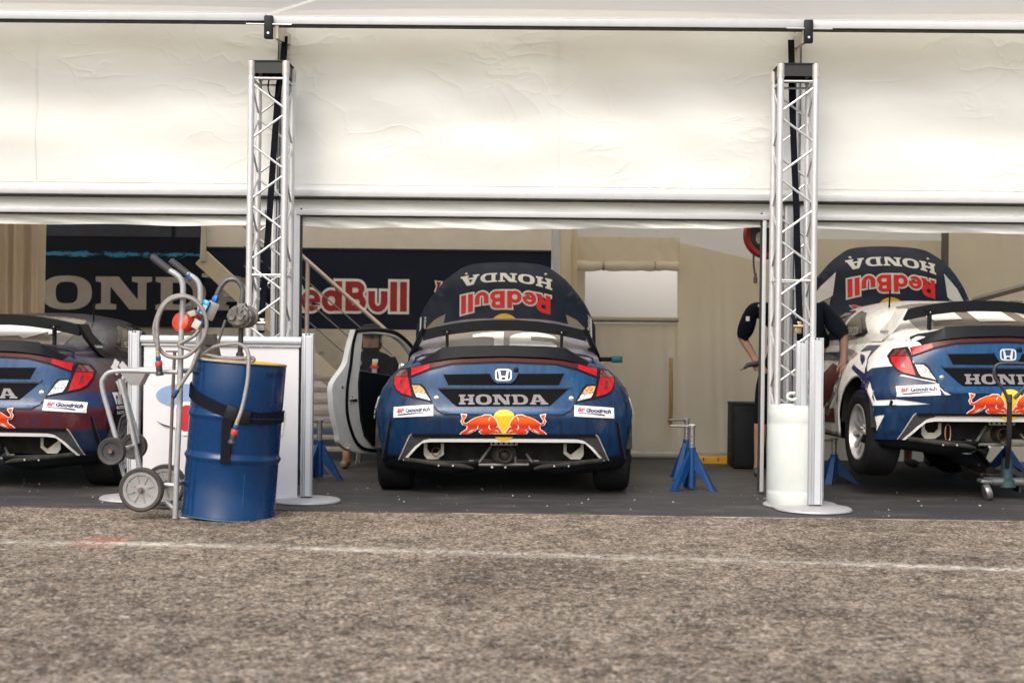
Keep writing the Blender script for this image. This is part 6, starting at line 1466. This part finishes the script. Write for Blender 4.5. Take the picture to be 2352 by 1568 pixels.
# man seated on the steps, seen through the open door
pY = 12.95; hb = at(852, 783, pY); base = (hb.x, pY, .010)
zh = hb.z - .010
J = dict(pelvis=(0, .12, .42), belly=(0, .10, .58), chest=(0, .06, zh - .28), neck=(0, .02, zh - .12), head=(0, -.01, zh + .01), crown=(0, 0, zh + .09),
         shoL=(-.18, .05, zh - .175), shoR=(.18, .05, zh - .175), elbL=(-.25, -.06, .60), elbR=(.25, -.06, .60), wriL=(-.16, -.26, .52), wriR=(.17, -.26, .54),
         hipL=(-.09, .08, .42), hipR=(.09, .08, .42), kneL=(-.16, -.34, .46), kneR=(.15, -.36, .46), ankL=(-.17, -.30, .10), ankR=(.15, -.30, .10), heeL=(-.17, -.27, .045), heeR=(.15, -.27, .045), toeL=(-.18, -.45, .035), toeR=(.16, -.45, .035))
pm_ = person('man in black cap and navy tee seated behind the open car door', J, base, dict(KIT, shoe=SOCK), cap=True, face=(0, -1, 0))
for nm, dx, dz, w_, h_, m in (('shirt_print', .045, -.235, .075, .022, BRED), ('shirt_print', .045, -.21, .045, .025, YEL), ('shirt_print', .05, -.18, .05, .035, WHP), ('shirt_print', -.11, -.19, .045, .045, mat('print_grey', (.35, .35, .36), .6)), ('shirt_print', .045, -.30, .045, .10, mat('print_grey'))):
    MB().box((dx, -.083, zh + dz), (w_, .03, h_), bev=.004).build(nm, m, pm_)
st_ = thing('stool', 'low stool under the man behind the open car door', 'stool', (hb.x, pY + .12, .010)); st_['localspace'] = 1
MB().lathe([(0, .27), (.17, .27), (.18, .28), (.18, .30), (.165, .31), (0, .312)], n=24).build('seat', BLKF, st_)
for k in range(4): g = math.pi / 4 + k * math.pi / 2; MB().cyl((.12 * math.cos(g), .12 * math.sin(g), .27), (.17 * math.cos(g), .17 * math.sin(g), 0), .013, 8).build('leg', STEEL, st_)
# mechanic standing behind the right truss
pY = 12.4; b_ = at(1788, 1080, pY); S_ = F / pY; zof = lambda py: at(1793, py, pY).z - .010; xof = lambda px, py=800: at(px, py, pY).x - b_.x
J = dict(pelvis=(0, 0, .93), belly=(0, .0, 1.10), chest=(.01, 0, 1.34), neck=(.02, -.02, 1.53), head=(.03, -.03, 1.66), crown=(.03, -.03, 1.75),
         shoL=(-.235, 0, 1.46), shoR=(.24, 0, 1.46), elbL=(xof(1706) - .0, .02, zof(778)), elbR=(xof(1893), .0, zof(800)), wriL=(xof(1733), -.10, zof(828)), wriR=(xof(1889), -.06, zof(872)), curlL=(.6, .2, -.4),
         hipL=(-.10, 0, .90), hipR=(.10, 0, .90), kneL=(-.16, -.01, .50), kneR=(.10, -.03, .50), ankL=(-.17, .03, .09), ankR=(.10, .02, .09), heeL=(-.17, .05, .045), heeR=(.10, .04, .045), toeL=(-.20, -.12, .035), toeR=(.12, -.13, .035))
pm_ = person('mechanic in navy tee and shorts standing behind the right truss', J, (b_.x, pY, .010), KIT, face=(.2, -1, 0))
tl = thing('hand_tool', 'small dark tool in the hand of the standing mechanic', 'tool', at(1722, 838, pY - .16)); MB().tube([at(1708, 846, pY - .16), at(1718, 838, pY - .16), at(1742, 834, pY - .15)], [.010, .020, .024], 10).build('tool_grip', BLKF, tl); MB().cyl(at(1700, 850, pY - .16), at(1708, 846, pY - .16), .007, 8).build('tool_tip', STEEL, tl)
MB().box((-.18, -.075, 1.475), (.05, .01, .02)).build('shirt_print', WHP, pm_); MB().box((xof(1714), -.06, zof(733)), (.03, .02, .04)).build('shirt_print', WHP, pm_)
# second mechanic reaching over to the white car
pY = 11.6; b_ = at(1832, 1115, pY)
xo = lambda px, py=800: at(px, py, pY).x - b_.x; zo = lambda py: at(1900, py, pY).z - .010
J = dict(pelvis=(.0, .1, .92), belly=(.02, .08, 1.08), chest=(.04, .04, 1.28), neck=(.02, .0, 1.45), head=(-.01, -.02, 1.56), crown=(-.01, -.02, 1.65), shoL=(-.14, .06, 1.37), shoR=(xo(1892), .02, zo(712)), elbL=(-.2, .02, 1.1), elbR=(xo(1934), -.06, zo(772)), wriL=(-.10, -.06, .95), wriR=(xo(1929), -.16, zo(832)),
         hipL=(-.1, .1, .88), hipR=(.09, .1, .88), kneL=(-.1, .07, .48), kneR=(.09, .07, .48), ankL=(-.1, .12, .09), ankR=(.08, .12, .09), heeL=(-.1, .14, .045), heeR=(.08, .14, .045), toeL=(-.1, -.03, .035), toeR=(.09, -.03, .035))
person('mechanic in dark tee reaching one arm to the white car', J, (b_.x, pY, .010), dict(KIT, skin=mat('tanned_skin', (.17, .095, .06), .55, 0, .2, 14)), face=(.3, -1, 0))
# third mechanic beyond the white car: only his legs show beneath it
pY = 13.4; b_ = at(2100, 1070, pY)
J = dict(pelvis=(.05, .15, .88), belly=(.05, .12, 1.02), chest=(.05, .0, 1.22), neck=(.05, -.1, 1.36), head=(.05, -.16, 1.45), crown=(.05, -.18, 1.53), shoL=(-.13, 0, 1.32), shoR=(.23, 0, 1.32), elbL=(-.22, -.12, 1.08), elbR=(.3, -.12, 1.08), wriL=(-.15, -.32, .98), wriR=(.24, -.32, .98),
         hipL=(-.05, .15, .86), hipR=(.15, .15, .86), kneL=(-.04, .10, .47), kneR=(.16, .10, .47), ankL=(-.02, .15, .09), ankR=(.18, .2, .09), heeL=(-.02, .17, .045), heeR=(.18, .22, .045), toeL=(.03, .0, .035), toeR=(.2, .06, .035))
person('mechanic whose bare shins show beneath the raised white car', J, (b_.x, pY, .010), KIT, face=(0, -1, 0))

# loose wheel leaning under the far side of the white car
g = at(2188, 1060, 12.75); ax = Vector((.42, -.80, .34)).normalized(); cz = .331 * math.sqrt(1 - ax.z ** 2) + .128 * ax.z + .010
lw = thing('spare_wheel', 'loose tyre on a silver rim leaning beneath the white car', 'wheel', (g.x, 12.75, 0)); lw['localspace'] = 1
q = ax.to_track_quat('X', 'Z').to_matrix().to_4x4(); q.translation = Vector((0, 0, cz))
for nm, me_ in (('tyre', TY), ('rim', RIM)):
    o = bpy.data.objects.new(nm, me_); COL.objects.link(o); o.parent = lw; o.matrix_local = q
